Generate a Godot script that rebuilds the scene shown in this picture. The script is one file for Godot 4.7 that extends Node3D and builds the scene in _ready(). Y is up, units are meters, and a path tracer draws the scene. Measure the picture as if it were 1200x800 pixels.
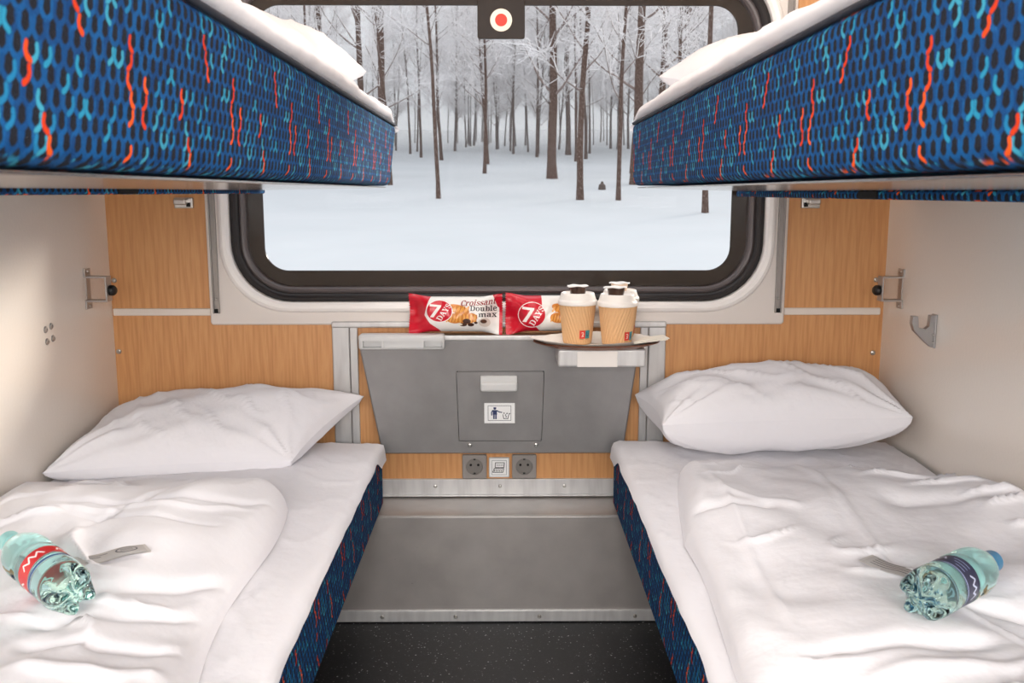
extends Node3D
# Sleeping compartment of a night train, seen from the corridor door towards the window. Metres, y up, floor at y = 0, window wall at z = -2.28.

const WZ := -2.28        # inner face of the window wall
const HALF := 0.954      # half the width between the side walls
const TOP := 0.430       # top of the lower mattresses

var M := {}
var used := {}
var rng := RandomNumberGenerator.new()
var wrinkle := FastNoiseLite.new()
var soft := FastNoiseLite.new()

# ---------------------------------------------------------------- nodes

func numbered(called: String) -> String:
	var n: int = used.get(called, 0)
	used[called] = n + 1
	return called if n == 0 else "%s_%03d" % [called, n]

func thing(called: String, label: String, category: String, at := Vector3.ZERO, turn := 0.0, group := "") -> Node3D:
	var o := Node3D.new()
	o.name = numbered(called)
	add_child(o)
	o.position = at
	o.rotation.y = turn
	tag(o, label, category, group)
	return o

func tag(o: Node3D, label: String, category: String, group := "") -> void:
	o.set_meta("label", label)
	o.set_meta("category", category)
	if group != "":
		o.set_meta("group", group)

func build(s: SurfaceTool, called: String, m: Material, parent: Node = self) -> MeshInstance3D:
	var o := MeshInstance3D.new()
	o.mesh = s.commit()
	o.material_override = m
	o.name = numbered(called) if parent == self else called
	parent.add_child(o, true)
	return o

func struct(s: SurfaceTool, called: String, m: Material) -> MeshInstance3D:
	var o := build(s, called, m)
	o.set_meta("kind", "structure")
	return o

# ---------------------------------------------------------------- shapes

func mb() -> SurfaceTool:
	var s := SurfaceTool.new()
	s.begin(Mesh.PRIMITIVE_TRIANGLES)
	return s

func tri(s: SurfaceTool, a: Vector3, b: Vector3, c: Vector3, na: Vector3, nb: Vector3, nc: Vector3, ua := Vector2.ZERO, ub := Vector2.ZERO, uc := Vector2.ZERO) -> void:
	if (c - a).cross(b - a).dot(na + nb + nc) < 0.0:
		var t := b; b = c; c = t
		t = nb; nb = nc; nc = t
		var u := ub; ub = uc; uc = u
	s.set_normal(na); s.set_uv(ua); s.add_vertex(a)
	s.set_normal(nb); s.set_uv(ub); s.add_vertex(b)
	s.set_normal(nc); s.set_uv(uc); s.add_vertex(c)

func flat_tri(s: SurfaceTool, a: Vector3, b: Vector3, c: Vector3, n: Vector3) -> void:
	tri(s, a, b, c, n, n, n)

func flat_quad(s: SurfaceTool, a: Vector3, b: Vector3, c: Vector3, d: Vector3, n: Vector3) -> void:
	tri(s, a, b, c, n, n, n, Vector2(0, 1), Vector2(1, 1), Vector2(1, 0))
	tri(s, a, c, d, n, n, n, Vector2(0, 1), Vector2(1, 0), Vector2(0, 0))

# a box with rounded edges
func rbox(s: SurfaceTool, at: Vector3, size: Vector3, r := 0.003, k := 1, xf := Transform3D()) -> void:
	var h := size / 2.0
	r = minf(r, minf(h.x, minf(h.y, h.z)) * 0.98)
	for axis in 3:
		for sg: float in [-1.0, 1.0]:
			var ua := (axis + 1) % 3
			var va := (axis + 2) % 3
			var lines := [[], []]
			for w in 2:
				var e: float = h[ua if w == 0 else va]
				for i in k + 1:
					lines[w].append(-e + r * i / k)
				for i in k + 1:
					lines[w].append(e - r + r * i / k)
			var ps := []
			var ns := []
			for i in lines[0].size():
				for j in lines[1].size():
					var p := Vector3.ZERO
					p[axis] = sg * h[axis]
					p[ua] = lines[0][i]
					p[va] = lines[1][j]
					var inner := p.clamp(-(h - Vector3.ONE * r), h - Vector3.ONE * r)
					var n := (p - inner).normalized()
					ps.append(xf * (at + inner + n * r))
					ns.append((xf.basis * n).normalized())
			var w2: int = lines[1].size()
			for i in lines[0].size() - 1:
				for j in w2 - 1:
					var a: int = i * w2 + j
					tri(s, ps[a], ps[a + w2], ps[a + w2 + 1], ns[a], ns[a + w2], ns[a + w2 + 1])
					tri(s, ps[a], ps[a + w2 + 1], ps[a + 1], ns[a], ns[a + w2 + 1], ns[a + 1])

# rows of points with smooth normals; side = a direction outside the first face
func grid(s: SurfaceTool, rows: Array, flip := false, closed := false, uv := Rect2(0, 0, 1, 1)) -> void:
	var nr := rows.size()
	var nc: int = rows[0].size()
	var nrm := []
	for i in nr:
		var line := PackedVector3Array()
		for j in nc:
			var du: Vector3 = rows[mini(i + 1, nr - 1)][j] - rows[maxi(i - 1, 0)][j]
			var j0 := maxi(j - 1, 0)
			var j1 := mini(j + 1, nc - 1)
			if closed:
				if j == 0: j0 = nc - 2
				if j == nc - 1: j1 = 1
			var dv: Vector3 = rows[i][j1] - rows[i][j0]
			var n := du.cross(dv).normalized()
			line.append(-n if flip else n)
		nrm.append(line)
	for i in nr - 1:
		for j in nc - 1:
			var u0 := uv.position + uv.size * Vector2(float(j) / (nc - 1), float(i) / (nr - 1))
			var u1 := uv.position + uv.size * Vector2(float(j + 1) / (nc - 1), float(i + 1) / (nr - 1))
			tri(s, rows[i][j], rows[i + 1][j], rows[i + 1][j + 1], nrm[i][j], nrm[i + 1][j], nrm[i + 1][j + 1], u0, Vector2(u0.x, u1.y), u1)
			tri(s, rows[i][j], rows[i + 1][j + 1], rows[i][j + 1], nrm[i][j], nrm[i + 1][j + 1], nrm[i][j + 1], u0, u1, Vector2(u1.x, u0.y))

# profile of (radius, height) turned about the y axis
func lathe(s: SurfaceTool, prof: Array, seg := 32, xf := Transform3D(), hard := true) -> void:
	for i in prof.size() - 1:
		var a: Vector2 = prof[i]
		var b: Vector2 = prof[i + 1]
		if a.is_equal_approx(b):
			continue
		var na := Vector2(b.y - a.y, a.x - b.x).normalized()
		var nb := na
		if not hard:
			if i > 0: na = (na + Vector2(a.y - prof[i - 1].y, prof[i - 1].x - a.x).normalized()).normalized()
			if i < prof.size() - 2: nb = (nb + Vector2(prof[i + 2].y - b.y, b.x - prof[i + 2].x).normalized()).normalized()
		for j in seg:
			var t0 := TAU * j / seg
			var t1 := TAU * (j + 1) / seg
			var d0 := Vector3(cos(t0), 0, sin(t0))
			var d1 := Vector3(cos(t1), 0, sin(t1))
			var ps := [d0 * a.x + Vector3.UP * a.y, d1 * a.x + Vector3.UP * a.y, d1 * b.x + Vector3.UP * b.y, d0 * b.x + Vector3.UP * b.y]
			var ns := [d0 * na.x + Vector3.UP * na.y, d1 * na.x + Vector3.UP * na.y, d1 * nb.x + Vector3.UP * nb.y, d0 * nb.x + Vector3.UP * nb.y]
			for q in 4:
				ps[q] = xf * ps[q]
				ns[q] = (xf.basis * ns[q]).normalized()
			tri(s, ps[0], ps[1], ps[2], ns[0], ns[1], ns[2])
			if a.x > 1e-6 or b.x > 1e-6:
				tri(s, ps[0], ps[2], ps[3], ns[0], ns[2], ns[3])

func tube(s: SurfaceTool, pts: Array, radii: Array, seg := 8, cap := true) -> void:
	var n := pts.size()
	var rings := []
	var dirs := []
	var side := Vector3.ZERO
	for i in n:
		var t: Vector3 = (pts[mini(i + 1, n - 1)] - pts[maxi(i - 1, 0)]).normalized()
		if i == 0:
			side = t.cross(Vector3.FORWARD if absf(t.z) < 0.9 else Vector3.RIGHT).normalized()
		else:
			side = (side - t * side.dot(t)).normalized()
		var up := t.cross(side)
		var ring := PackedVector3Array()
		var dir := PackedVector3Array()
		for j in seg + 1:
			var a := TAU * j / seg
			var d := side * cos(a) + up * sin(a)
			dir.append(d)
			ring.append(pts[i] + d * radii[i])
		rings.append(ring)
		dirs.append(dir)
	for i in n - 1:
		for j in seg:
			tri(s, rings[i][j], rings[i + 1][j], rings[i + 1][j + 1], dirs[i][j], dirs[i + 1][j], dirs[i + 1][j + 1])
			tri(s, rings[i][j], rings[i + 1][j + 1], rings[i][j + 1], dirs[i][j], dirs[i + 1][j + 1], dirs[i][j + 1])
	if cap:
		for e in [0, n - 1]:
			var t: Vector3 = (pts[1] - pts[0]).normalized() * -1.0 if e == 0 else (pts[n - 1] - pts[n - 2]).normalized()
			for j in seg:
				flat_tri(s, pts[e], rings[e][j], rings[e][j + 1], t)

# rounded rectangle as a loop of 4 * (n + 1) points
func loop(cx: float, cy: float, hw: float, hh: float, r: float, z: float, n := 8) -> PackedVector3Array:
	var out := PackedVector3Array()
	for c in 4:
		var sx := 1.0 if c in [0, 3] else -1.0
		var sy := 1.0 if c < 2 else -1.0
		for i in n + 1:
			var a := PI / 2 * c + PI / 2 * i / n
			out.append(Vector3(cx + sx * (hw - r) + cos(a) * r, cy + sy * (hh - r) + sin(a) * r, z))
	return out

# quads between loops, one smooth band for each pair
func bands(loops: Array, called: String, m: Material, parent: Node, fill_last := false, fill_first := false) -> MeshInstance3D:
	var s := mb()
	for i in loops.size() - 1:
		var p: PackedVector3Array = loops[i]
		var q: PackedVector3Array = loops[i + 1]
		var n := p.size()
		var fn := []
		for j in n:
			var k := (j + 1) % n
			var v: Vector3 = (p[k] - p[j]).cross(q[j] - p[j]) + (q[k] - q[j]).cross(q[k] - p[k])
			fn.append(v.normalized() if v.length() > 1e-12 else Vector3.ZERO)
		for j in n:
			var k := (j + 1) % n
			var pj: Vector3 = fn[j]
			var here := [pj, pj]
			for e in 2:
				var other: Vector3 = fn[(j - 1 + n) % n] if e == 0 else fn[k]
				if other.dot(pj) > 0.8:
					here[e] = (other + pj).normalized()
			tri(s, p[j], q[j], q[k], here[0], here[0], here[1])
			tri(s, p[j], q[k], p[k], here[0], here[1], here[1])
	if fill_last:
		_fan(s, loops[-1], loops[-2])
	if fill_first:
		_fan(s, loops[0], loops[1])
	return build(s, called, m, parent)

func _fan(s: SurfaceTool, l: PackedVector3Array, before: PackedVector3Array) -> void:
	var c := Vector3.ZERO
	for p in l: c += p / l.size()
	var nn := (l[1] - c).cross(l[l.size() / 3] - c).normalized()
	var c2 := Vector3.ZERO
	for p in before: c2 += p / before.size()
	if nn.dot(c - c2) < 0: nn = -nn
	for j in l.size():
		flat_tri(s, c, l[j], l[(j + 1) % l.size()], nn)

# an outline (x, y) made thick along z
func prism(s: SurfaceTool, pts: PackedVector2Array, z0: float, z1: float, xf := Transform3D()) -> void:
	var idx := Geometry2D.triangulate_polygon(pts)
	var area := 0.0
	for i in pts.size():
		area += pts[i].cross(pts[(i + 1) % pts.size()])
	for e in 2:
		var z := z0 if e == 0 else z1
		var n := xf.basis * Vector3(0, 0, -1 if (e == 0) == (z0 < z1) else 1)
		for i in range(0, idx.size(), 3):
			flat_tri(s, xf * Vector3(pts[idx[i]].x, pts[idx[i]].y, z), xf * Vector3(pts[idx[i + 1]].x, pts[idx[i + 1]].y, z), xf * Vector3(pts[idx[i + 2]].x, pts[idx[i + 2]].y, z), n)
	for i in pts.size():
		var a := pts[i]
		var b := pts[(i + 1) % pts.size()]
		var n2 := Vector2(b.y - a.y, a.x - b.x).normalized() * signf(area)
		flat_quad(s, xf * Vector3(a.x, a.y, z0), xf * Vector3(b.x, b.y, z0), xf * Vector3(b.x, b.y, z1), xf * Vector3(a.x, a.y, z1), xf.basis * Vector3(n2.x, n2.y, 0))

# a flat disc, ball head of a screw and so on: lathe turned to face dir
func facing(at: Vector3, dir: Vector3) -> Transform3D:
	var y := dir.normalized()
	var x := y.cross(Vector3.FORWARD if absf(y.z) < 0.9 else Vector3.UP).normalized()
	return Transform3D(Basis(x, y, x.cross(y)), at)

func screw(at: Vector3, dir: Vector3, parent: Node, r := 0.006, called := "screw") -> void:
	var s := mb()
	lathe(s, [Vector2(r, -0.001), Vector2(r, 0.001), Vector2(r * 0.8, 0.0028), Vector2(r * 0.42, 0.0034), Vector2(r * 0.4, 0.0016), Vector2(0, 0.0016)], 14, facing(at, dir))
	build(s, called, M.steel, parent)

# ---------------------------------------------------------------- pictures that are print

func disc(im: Image, x: float, y: float, r: float, c: Color, wrap := false) -> void:
	var w := im.get_width()
	var h := im.get_height()
	for dy in range(-int(r), int(r) + 1):
		var half := int(sqrt(maxf(r * r - dy * dy, 0.0)))
		var yy := int(y) + dy
		var x0 := int(x) - half
		if wrap:
			yy = posmod(yy, h)
			var left := posmod(x0, w)
			var wide := half * 2 + 1
			im.fill_rect(Rect2i(left, yy, mini(wide, w - left), 1), c)
			if left + wide > w:
				im.fill_rect(Rect2i(0, yy, left + wide - w, 1), c)
		elif yy >= 0 and yy < h:
			im.fill_rect(Rect2i(x0, yy, half * 2 + 1, 1), c)

func stroke(im: Image, pts: Array, r: float, c: Color) -> void:
	for i in pts.size() - 1:
		var a: Vector2 = pts[i]
		var b: Vector2 = pts[i + 1]
		var n := maxi(1, int(a.distance_to(b) / maxf(0.7, r * 0.4)))
		for k in n + 1:
			var p := a.lerp(b, float(k) / n)
			disc(im, p.x, p.y, r, c)

func fill_poly(im: Image, pts: PackedVector2Array, c: Color) -> void:
	var lo := 1e9
	var hi := -1e9
	for p in pts:
		lo = minf(lo, p.y)
		hi = maxf(hi, p.y)
	for y in range(maxi(0, int(floor(lo))), mini(im.get_height() - 1, int(ceil(hi))) + 1):
		var xs := []
		for i in pts.size():
			var a := pts[i]
			var b := pts[(i + 1) % pts.size()]
			if (a.y <= y + 0.5) != (b.y <= y + 0.5):
				xs.append(a.x + (y + 0.5 - a.y) / (b.y - a.y) * (b.x - a.x))
		xs.sort()
		for k in range(0, xs.size() - 1, 2):
			im.fill_rect(Rect2i(int(round(xs[k])), y, maxi(1, int(round(xs[k + 1])) - int(round(xs[k]))), 1), c)

func ellipse(cx: float, cy: float, rx: float, ry: float, turn := 0.0, n := 28) -> PackedVector2Array:
	var out := PackedVector2Array()
	for i in n:
		var a := TAU * i / n
		out.append(Vector2(cx, cy) + Vector2(cos(a) * rx, sin(a) * ry).rotated(turn))
	return out

# lettering: the triangles of a TextMesh filled into the picture; tall = height of a capital in pixels
func write(im: Image, text: String, at: Vector2, tall: float, c: Color, turn := 0.0, serif := false, weight := 700, wide := 1.0, slant := 0.0) -> void:
	var f := SystemFont.new()
	f.font_names = PackedStringArray(["Droid Serif" if serif else "Droid Sans"])
	f.font_weight = weight
	var t := TextMesh.new()
	t.font = f
	t.font_size = 64
	t.pixel_size = 0.01
	t.depth = 0.0
	t.curve_step = 1.0
	t.text = text
	var arr := t.get_mesh_arrays()
	var v: PackedVector3Array = arr[Mesh.ARRAY_VERTEX]
	var idx: PackedInt32Array = arr[Mesh.ARRAY_INDEX] if arr[Mesh.ARRAY_INDEX] != null else PackedInt32Array(range(v.size()))
	var k := tall / 0.46
	for i in range(0, idx.size(), 3):
		var tr := PackedVector2Array()
		for j in 3:
			var p := v[idx[i + j]]
			tr.append(at + Vector2((p.x + slant * p.y) * k * wide, -p.y * k).rotated(turn))
		fill_poly(im, tr, c)

func picture(w: int, h: int, c: Color) -> Image:
	var im := Image.create(w, h, false, Image.FORMAT_RGBA8)
	im.fill(c)
	return im

func tex(im: Image) -> ImageTexture:
	return ImageTexture.create_from_image(im)

func rgb(r: int, g: int, b: int) -> Color:
	return Color8(r, g, b)

# ---------------------------------------------------------------- materials

func mat(called: String, c: Color, rough := 0.6, metal := 0.0, spec := 0.5) -> StandardMaterial3D:
	var m := StandardMaterial3D.new()
	m.resource_name = called
	m.albedo_color = c
	m.roughness = rough
	m.metallic = metal
	m.metallic_specular = spec
	M[called] = m
	return m

func noise_tex(freq: float, octaves: int, size: int, ramp: Array, as_normal := false, bump := 2.0, sd := 1, kind := FastNoiseLite.TYPE_SIMPLEX_SMOOTH) -> NoiseTexture2D:
	var n := FastNoiseLite.new()
	n.noise_type = kind
	n.seed = sd
	n.frequency = freq
	n.fractal_octaves = octaves
	var t := NoiseTexture2D.new()
	t.width = size
	t.height = size
	t.seamless = true
	t.noise = n
	if as_normal:
		t.as_normal_map = true
		t.bump_strength = bump
	elif ramp.size():
		var g := Gradient.new()
		var cols := PackedColorArray()
		var offs := PackedFloat32Array()
		for e in ramp:
			offs.append(e[0])
			cols.append(e[1])
		g.offsets = offs
		g.colors = cols
		t.color_ramp = g
	return t

func world_map(m: StandardMaterial3D, scale: Vector3) -> void:
	m.uv1_triplanar = true
	m.uv1_world_triplanar = true
	m.uv1_scale = scale
	m.uv1_triplanar_sharpness = 8.0

func print_mat(called: String, im: Image, rough := 0.5) -> StandardMaterial3D:
	var m := mat(called, Color.WHITE, rough)
	m.albedo_texture = tex(im)
	m.texture_repeat = false
	return m

func upholstery() -> Image:
	# rows of hooked half waves round small dark holes; some hooks are woven in turquoise or orange
	var n := 1024
	var im := picture(n, n, rgb(24, 27, 36))
	var r := RandomNumberGenerator.new()
	r.seed = 7
	var cols := 32
	var rows := 20
	var cw := float(n) / cols
	var rh := float(n) / rows
	var kind := {}
	for k in cols:
		for j in rows:
			var x := r.randf()
			kind[Vector2i(k, j)] = 1 if x < 0.15 else (0 if x < 0.62 else 3)
	for i in 13:
		var p := Vector2i(r.randi() % cols, r.randi() % rows)
		for e in [1, 2, 2, 3, 3][r.randi() % 5]:
			kind[p] = 2
			p = Vector2i(posmod(p.x + r.randi_range(-1, 1), cols), posmod(p.y + 1, rows))
	var shade := [[rgb(8, 76, 132), rgb(9, 82, 140)], [rgb(36, 136, 172), rgb(58, 152, 180), rgb(26, 118, 164)], [rgb(220, 72, 16), rgb(230, 88, 22), rgb(204, 56, 14)], [rgb(7, 60, 112), rgb(7, 66, 120)]]
	for pass_n in 3:
		for k in cols:
			for j in rows:
				var kd: int = kind[Vector2i(k, j)]
				if (pass_n == 0) != (kd in [0, 3]) or (pass_n > 0 and (pass_n == 1) != (kd == 1)):
					continue
				var cs: Array = shade[kd]
				var c: Color = cs[r.randi() % cs.size()]
				var sg := 1.0 if (k + j) % 2 == 0 else -1.0
				for side in ([1, 0] if pass_n > 0 else [0]):
					for i in 19:
						# a straight side that hooks over at its upper end
						var t := lerpf(0.14, 1.04, i / 18.0) if pass_n > 0 else lerpf(0.02, 1.08, i / 18.0)
						var hook := pow(clampf((t - 0.42) / 0.62, 0.0, 1.0), 1.7)
						var x := (k + 0.5) * cw + sg * cw * (0.36 - 0.10 * (1.0 - smoothstep(0.1, 0.4, t)) - 0.78 * hook)
						var y := (j + t - 0.16 * hook) * rh
						disc(im, x, y, 10.0 if side == 1 else (8.3 if kd in [1, 2] else 8.7), rgb(8, 40, 80) if side == 1 else c, true)
	return im

func make_materials() -> void:
	var m := mat("fabric", Color.WHITE, 0.85, 0.0, 0.3)
	m.albedo_texture = tex(upholstery())
	world_map(m, Vector3.ONE / 0.24)
	m.normal_enabled = true
	m.normal_texture = noise_tex(0.25, 2, 512, [], true, 3.0, 3)
	m.normal_scale = 0.5
	mat("piping", rgb(26, 32, 46), 0.8)

	m = mat("wood", Color.WHITE, 0.42, 0.0, 0.45)
	m.albedo_texture = noise_tex(0.02, 5, 512, [[0.0, rgb(196, 138, 88)], [0.35, rgb(208, 150, 98)], [0.55, rgb(213, 156, 103)], [0.75, rgb(217, 162, 109)], [1.0, rgb(204, 145, 95)]], false, 1.0, 11)
	world_map(m, Vector3(9.0, 0.45, 9.0))
	m = mat("wood_light", Color.WHITE, 0.4)
	m.albedo_texture = noise_tex(0.02, 4, 256, [[0.0, rgb(205, 160, 115)], [0.5, rgb(226, 186, 142)], [1.0, rgb(214, 170, 124)]], false, 1.0, 5)
	world_map(m, Vector3(0.8, 6.0, 6.0))

	m = mat("wall_laminate", rgb(238, 229, 219), 0.20, 0.0, 0.6)
	m.normal_enabled = true
	m.normal_texture = noise_tex(0.08, 3, 512, [], true, 1.5, 21)
	m.normal_scale = 0.12
	world_map(m, Vector3.ONE * 2.4)
	mat("ceiling_white", rgb(232, 230, 226), 0.6)
	mat("frame_white_lit", rgb(246, 242, 239), 0.38)  # same material as the plate, light falling on the bead put into its colour
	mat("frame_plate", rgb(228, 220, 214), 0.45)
	mat("trim_white", rgb(232, 222, 212), 0.4)
	mat("gasket", rgb(34, 29, 29), 0.45)
	mat("rubber_grey", rgb(92, 84, 84), 0.4)
	mat("frit", rgb(52, 43, 37), 0.16, 0.0, 0.4)
	mat("black", rgb(18, 18, 19), 0.35)
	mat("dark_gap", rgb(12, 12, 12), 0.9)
	mat("rail_grey", rgb(150, 144, 140), 0.4, 0.5)
	mat("steel", rgb(186, 182, 178), 0.28, 0.9)
	mat("cast_metal", rgb(170, 168, 168), 0.34, 0.7)
	mat("bracket_paint", rgb(178, 172, 168), 0.35, 0.5)

	m = mat("grey_metal", Color.WHITE, 0.40, 0.3)
	m.albedo_texture = noise_tex(0.012, 4, 512, [[0.0, rgb(146, 144, 144)], [0.5, rgb(151, 149, 149)], [1.0, rgb(156, 154, 154)]], false, 1.0, 31)
	world_map(m, Vector3(2.0, 2.0, 2.0))
	m.roughness_texture = noise_tex(0.03, 4, 512, [[0.0, Color(0.7, 0.7, 0.7)], [1.0, Color(1, 1, 1)]], false, 1.0, 32)
	m = mat("floor_metal", Color.WHITE, 0.36, 0.35)
	m.albedo_texture = noise_tex(0.01, 5, 512, [[0.0, rgb(164, 159, 156)], [0.5, rgb(172, 167, 164)], [1.0, rgb(178, 173, 170)]], false, 1.0, 33)
	m.roughness_texture = noise_tex(0.05, 4, 512, [[0.0, Color(0.75, 0.75, 0.75)], [1.0, Color(1, 1, 1)]], false, 1.0, 34)
	m.normal_enabled = true
	m.normal_texture = noise_tex(0.008, 2, 512, [], true, 4.0, 35)
	m.normal_scale = 0.35
	world_map(m, Vector3(1.6, 1.6, 1.6))
	m = mat("aluminium", Color.WHITE, 0.38, 0.3)
	m.albedo_texture = noise_tex(0.02, 4, 256, [[0.0, rgb(186, 184, 184)], [0.5, rgb(204, 203, 203)], [1.0, rgb(214, 213, 212)]], false, 1.0, 36)
	world_map(m, Vector3(6, 0.8, 6))
	mat("underside_metal", rgb(176, 168, 160), 0.16, 0.9)
	mat("plastic_grey", rgb(206, 206, 206), 0.42)
	mat("plastic_socket", rgb(150, 144, 140), 0.4)
	mat("plastic_socket_in", rgb(124, 119, 115), 0.45)

	var im := picture(1024, 1024, rgb(30, 30, 32))
	var r := RandomNumberGenerator.new()
	r.seed = 5
	for i in 9000:
		var v := r.randi_range(24, 44)
		im.fill_rect(Rect2i(r.randi() % 1024, r.randi() % 1024, r.randi_range(2, 9), r.randi_range(2, 9)), rgb(v, v, v + 2))
	for i in 2600:
		var v := r.randi_range(70, 190)
		disc(im, r.randi() % 1024, r.randi() % 1024, r.randf_range(0.6, 2.4), rgb(v, v, v), true)
	m = mat("floor_rubber", Color.WHITE, 0.5)
	m.albedo_texture = tex(im)
	world_map(m, Vector3.ONE / 0.75)

	m = mat("linen", rgb(236, 234, 238), 0.9, 0.0, 0.25)
	m.normal_enabled = true
	m.normal_texture = noise_tex(0.02, 4, 512, [], true, 5.0, 41)
	m.normal_scale = 0.22
	world_map(m, Vector3.ONE * 2.2)
	m.rim_enabled = true
	m.rim = 0.2
	mat("seam", rgb(226, 220, 222), 0.9)

	mat("kraft", rgb(222, 176, 128), 0.8)
	mat("lid_white", rgb(244, 238, 232), 0.4)
	mat("creamer_brown", rgb(74, 52, 42), 0.25, 0.3)
	mat("creamer_cream", rgb(240, 214, 190), 0.4)
	mat("foil", rgb(244, 240, 236), 0.35, 0.1)
	mat("tray_brown", rgb(120, 66, 34), 0.35)
	mat("paper", rgb(247, 243, 234), 0.9)
	mat("paper_cream", rgb(252, 245, 230), 0.9)
	m = mat("bottle_plastic", Color(0.79, 0.965, 0.95, 0.0), 0.0)
	m.refraction_enabled = true
	m.refraction_scale = 0.033
	m = mat("bottle_base", Color(0.62, 0.93, 0.89, 0.0), 0.0)
	m.refraction_enabled = true
	m.refraction_scale = 0.033
	mat("cap_blue", rgb(50, 122, 164), 0.3)
	mat("cap_mint", rgb(150, 206, 204), 0.3)
	m = mat("glass", Color(1, 1, 1, 0.0), 0.0, 0.0, 0.06)
	m.transparency = BaseMaterial3D.TRANSPARENCY_ALPHA
	m = mat("snow", Color.WHITE, 0.9, 0.0, 0.2)
	m.albedo_texture = noise_tex(0.01, 4, 512, [[0.0, rgb(180, 183, 185)], [1.0, rgb(186, 188, 190)]], false, 1.0, 51)
	world_map(m, Vector3.ONE * 0.06)
	m = mat("bark", Color.WHITE, 0.95, 0.0, 0.2)
	m.albedo_texture = noise_tex(0.05, 4, 256, [[0.0, rgb(70, 56, 50)], [0.6, rgb(104, 86, 78)], [0.8, rgb(128, 110, 102)], [1.0, rgb(206, 202, 202)]], false, 1.0, 52)
	world_map(m, Vector3(3, 0.8, 3))
	mat("branch_bark", rgb(136, 120, 114), 0.95)
	m = mat("frosted_twig", rgb(244, 240, 240), 0.95)
	m.backlight_enabled = true
	m.backlight = Color(0.7, 0.7, 0.7)
	mat("stump_bark", rgb(96, 84, 78), 0.95)

# ---------------------------------------------------------------- the shell

func window_loop(e: float, r: float, z: float) -> PackedVector3Array:
	return loop(-0.003, 1.159, 0.577 + e, 0.316 + e, r, z, 10)

func make_shell() -> void:
	var s := mb()
	rbox(s, Vector3(0, -0.03, -0.90), Vector3(2.2, 0.06, 2.9), 0.002)
	struct(s, "floor", M.floor_rubber)
	s = mb()
	rbox(s, Vector3(0, 2.33, -0.90), Vector3(2.2, 0.06, 2.9), 0.002)
	struct(s, "ceiling", M.ceiling_white)
	for sg in [-1.0, 1.0]:
		s = mb()
		rbox(s, Vector3(sg * (HALF + 0.02), 1.15, -1.31), Vector3(0.04, 2.30, 2.02), 0.001)
		var w := struct(s, "wall_left" if sg < 0 else "wall_right", M.wall_laminate)
		if sg < 0:
			for p in [[-1.941, 0.750], [-1.966, 0.754], [-1.944, 0.724], [-1.970, 0.727]]:
				screw(Vector3(-HALF, p[1], p[0]), Vector3.RIGHT, w, 0.0075)
	# window wall with its opening
	var outer := func(z: float) -> PackedVector3Array: return loop(0.0, 1.15, 0.994, 1.15, 0.001, z, 10)
	var o := bands([window_loop(0.085, 0.15, WZ - 0.10), outer.call(WZ - 0.10), outer.call(WZ), window_loop(0.085, 0.15, WZ), window_loop(0.085, 0.15, WZ - 0.10)], "wall_back", M.wood, self)
	o.set_meta("kind", "structure")
	for p in [[-0.942, 0.475], [-0.945, 0.645], [0.935, 0.639], [-0.945, 0.822], [0.932, 0.822]]:
		screw(Vector3(p[0], p[1], WZ), Vector3.BACK, o, 0.0065)
	# door wall behind the camera and the corridor beyond it
	s = mb()
	for sg in [-1.0, 1.0]:
		rbox(s, Vector3(sg * 0.675, 0.25, -0.30), Vector3(0.63, 0.50, 0.04), 0.002)
		for x in [0.385, 0.965]:
			rbox(s, Vector3(sg * x, 1.275, -0.30), Vector3(0.05, 1.55, 0.04), 0.002)
	rbox(s, Vector3(0, 2.175, -0.30), Vector3(1.98, 0.25, 0.04), 0.002)
	struct(s, "wall_front", M.wall_laminate)
	for sg in [-1.0, 1.0]:
		s = mb()
		rbox(s, Vector3(sg * 0.675, 1.275, -0.30), Vector3(0.53, 1.55, 0.006), 0.001)
		struct(s, "window_3" if sg < 0 else "window_4", M.glass)
	for sg in [-1.0, 1.0]:
		s = mb()
		rbox(s, Vector3(sg * 1.08, 1.15, 0.13), Vector3(0.04, 2.3, 0.82), 0.002)
		struct(s, "wall_corridor_left" if sg < 0 else "wall_corridor_right", M.wall_laminate)
	var cor := func(z: float) -> PackedVector3Array: return loop(0.0, 1.15, 1.1, 1.15, 0.001, z, 6)
	var hole := func(z: float) -> PackedVector3Array: return loop(0.0, 1.85, 0.80, 0.32, 0.08, z, 6)
	o = bands([hole.call(0.60), cor.call(0.60), cor.call(0.54), hole.call(0.54), hole.call(0.60)], "wall_corridor_outer", M.wall_laminate, self)
	o.set_meta("kind", "structure")
	o = bands([hole.call(0.566), hole.call(0.572)], "window_2", M.glass, self, true, true)
	o.set_meta("kind", "structure")
	# thin strips that part the wooden panels
	var n := 1
	for e in [[-0.831, 0.744, 0.240, 0.018], [0.826, 0.744, 0.240, 0.018]]:
		s = mb()
		rbox(s, Vector3(e[0], e[1], WZ + 0.002), Vector3(e[2], e[3], 0.008), 0.003, 2)
		struct(s, "trim_%d" % n, M.trim_white)
		n += 1
	s = mb()
	rbox(s, Vector3(0, 0.2945, WZ + 0.003), Vector3(1.6, 0.043, 0.010), 0.002, 1)
	rbox(s, Vector3(0, 0.2745, WZ + 0.007), Vector3(1.6, 0.005, 0.018), 0.002, 1)
	var t := struct(s, "trim_%d" % n, M.aluminium)
	for x in [-0.163, 0.001, 0.165, -0.42, 0.42]:
		screw(Vector3(x, 0.298, WZ + 0.008), Vector3.BACK, t, 0.0045)

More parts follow.
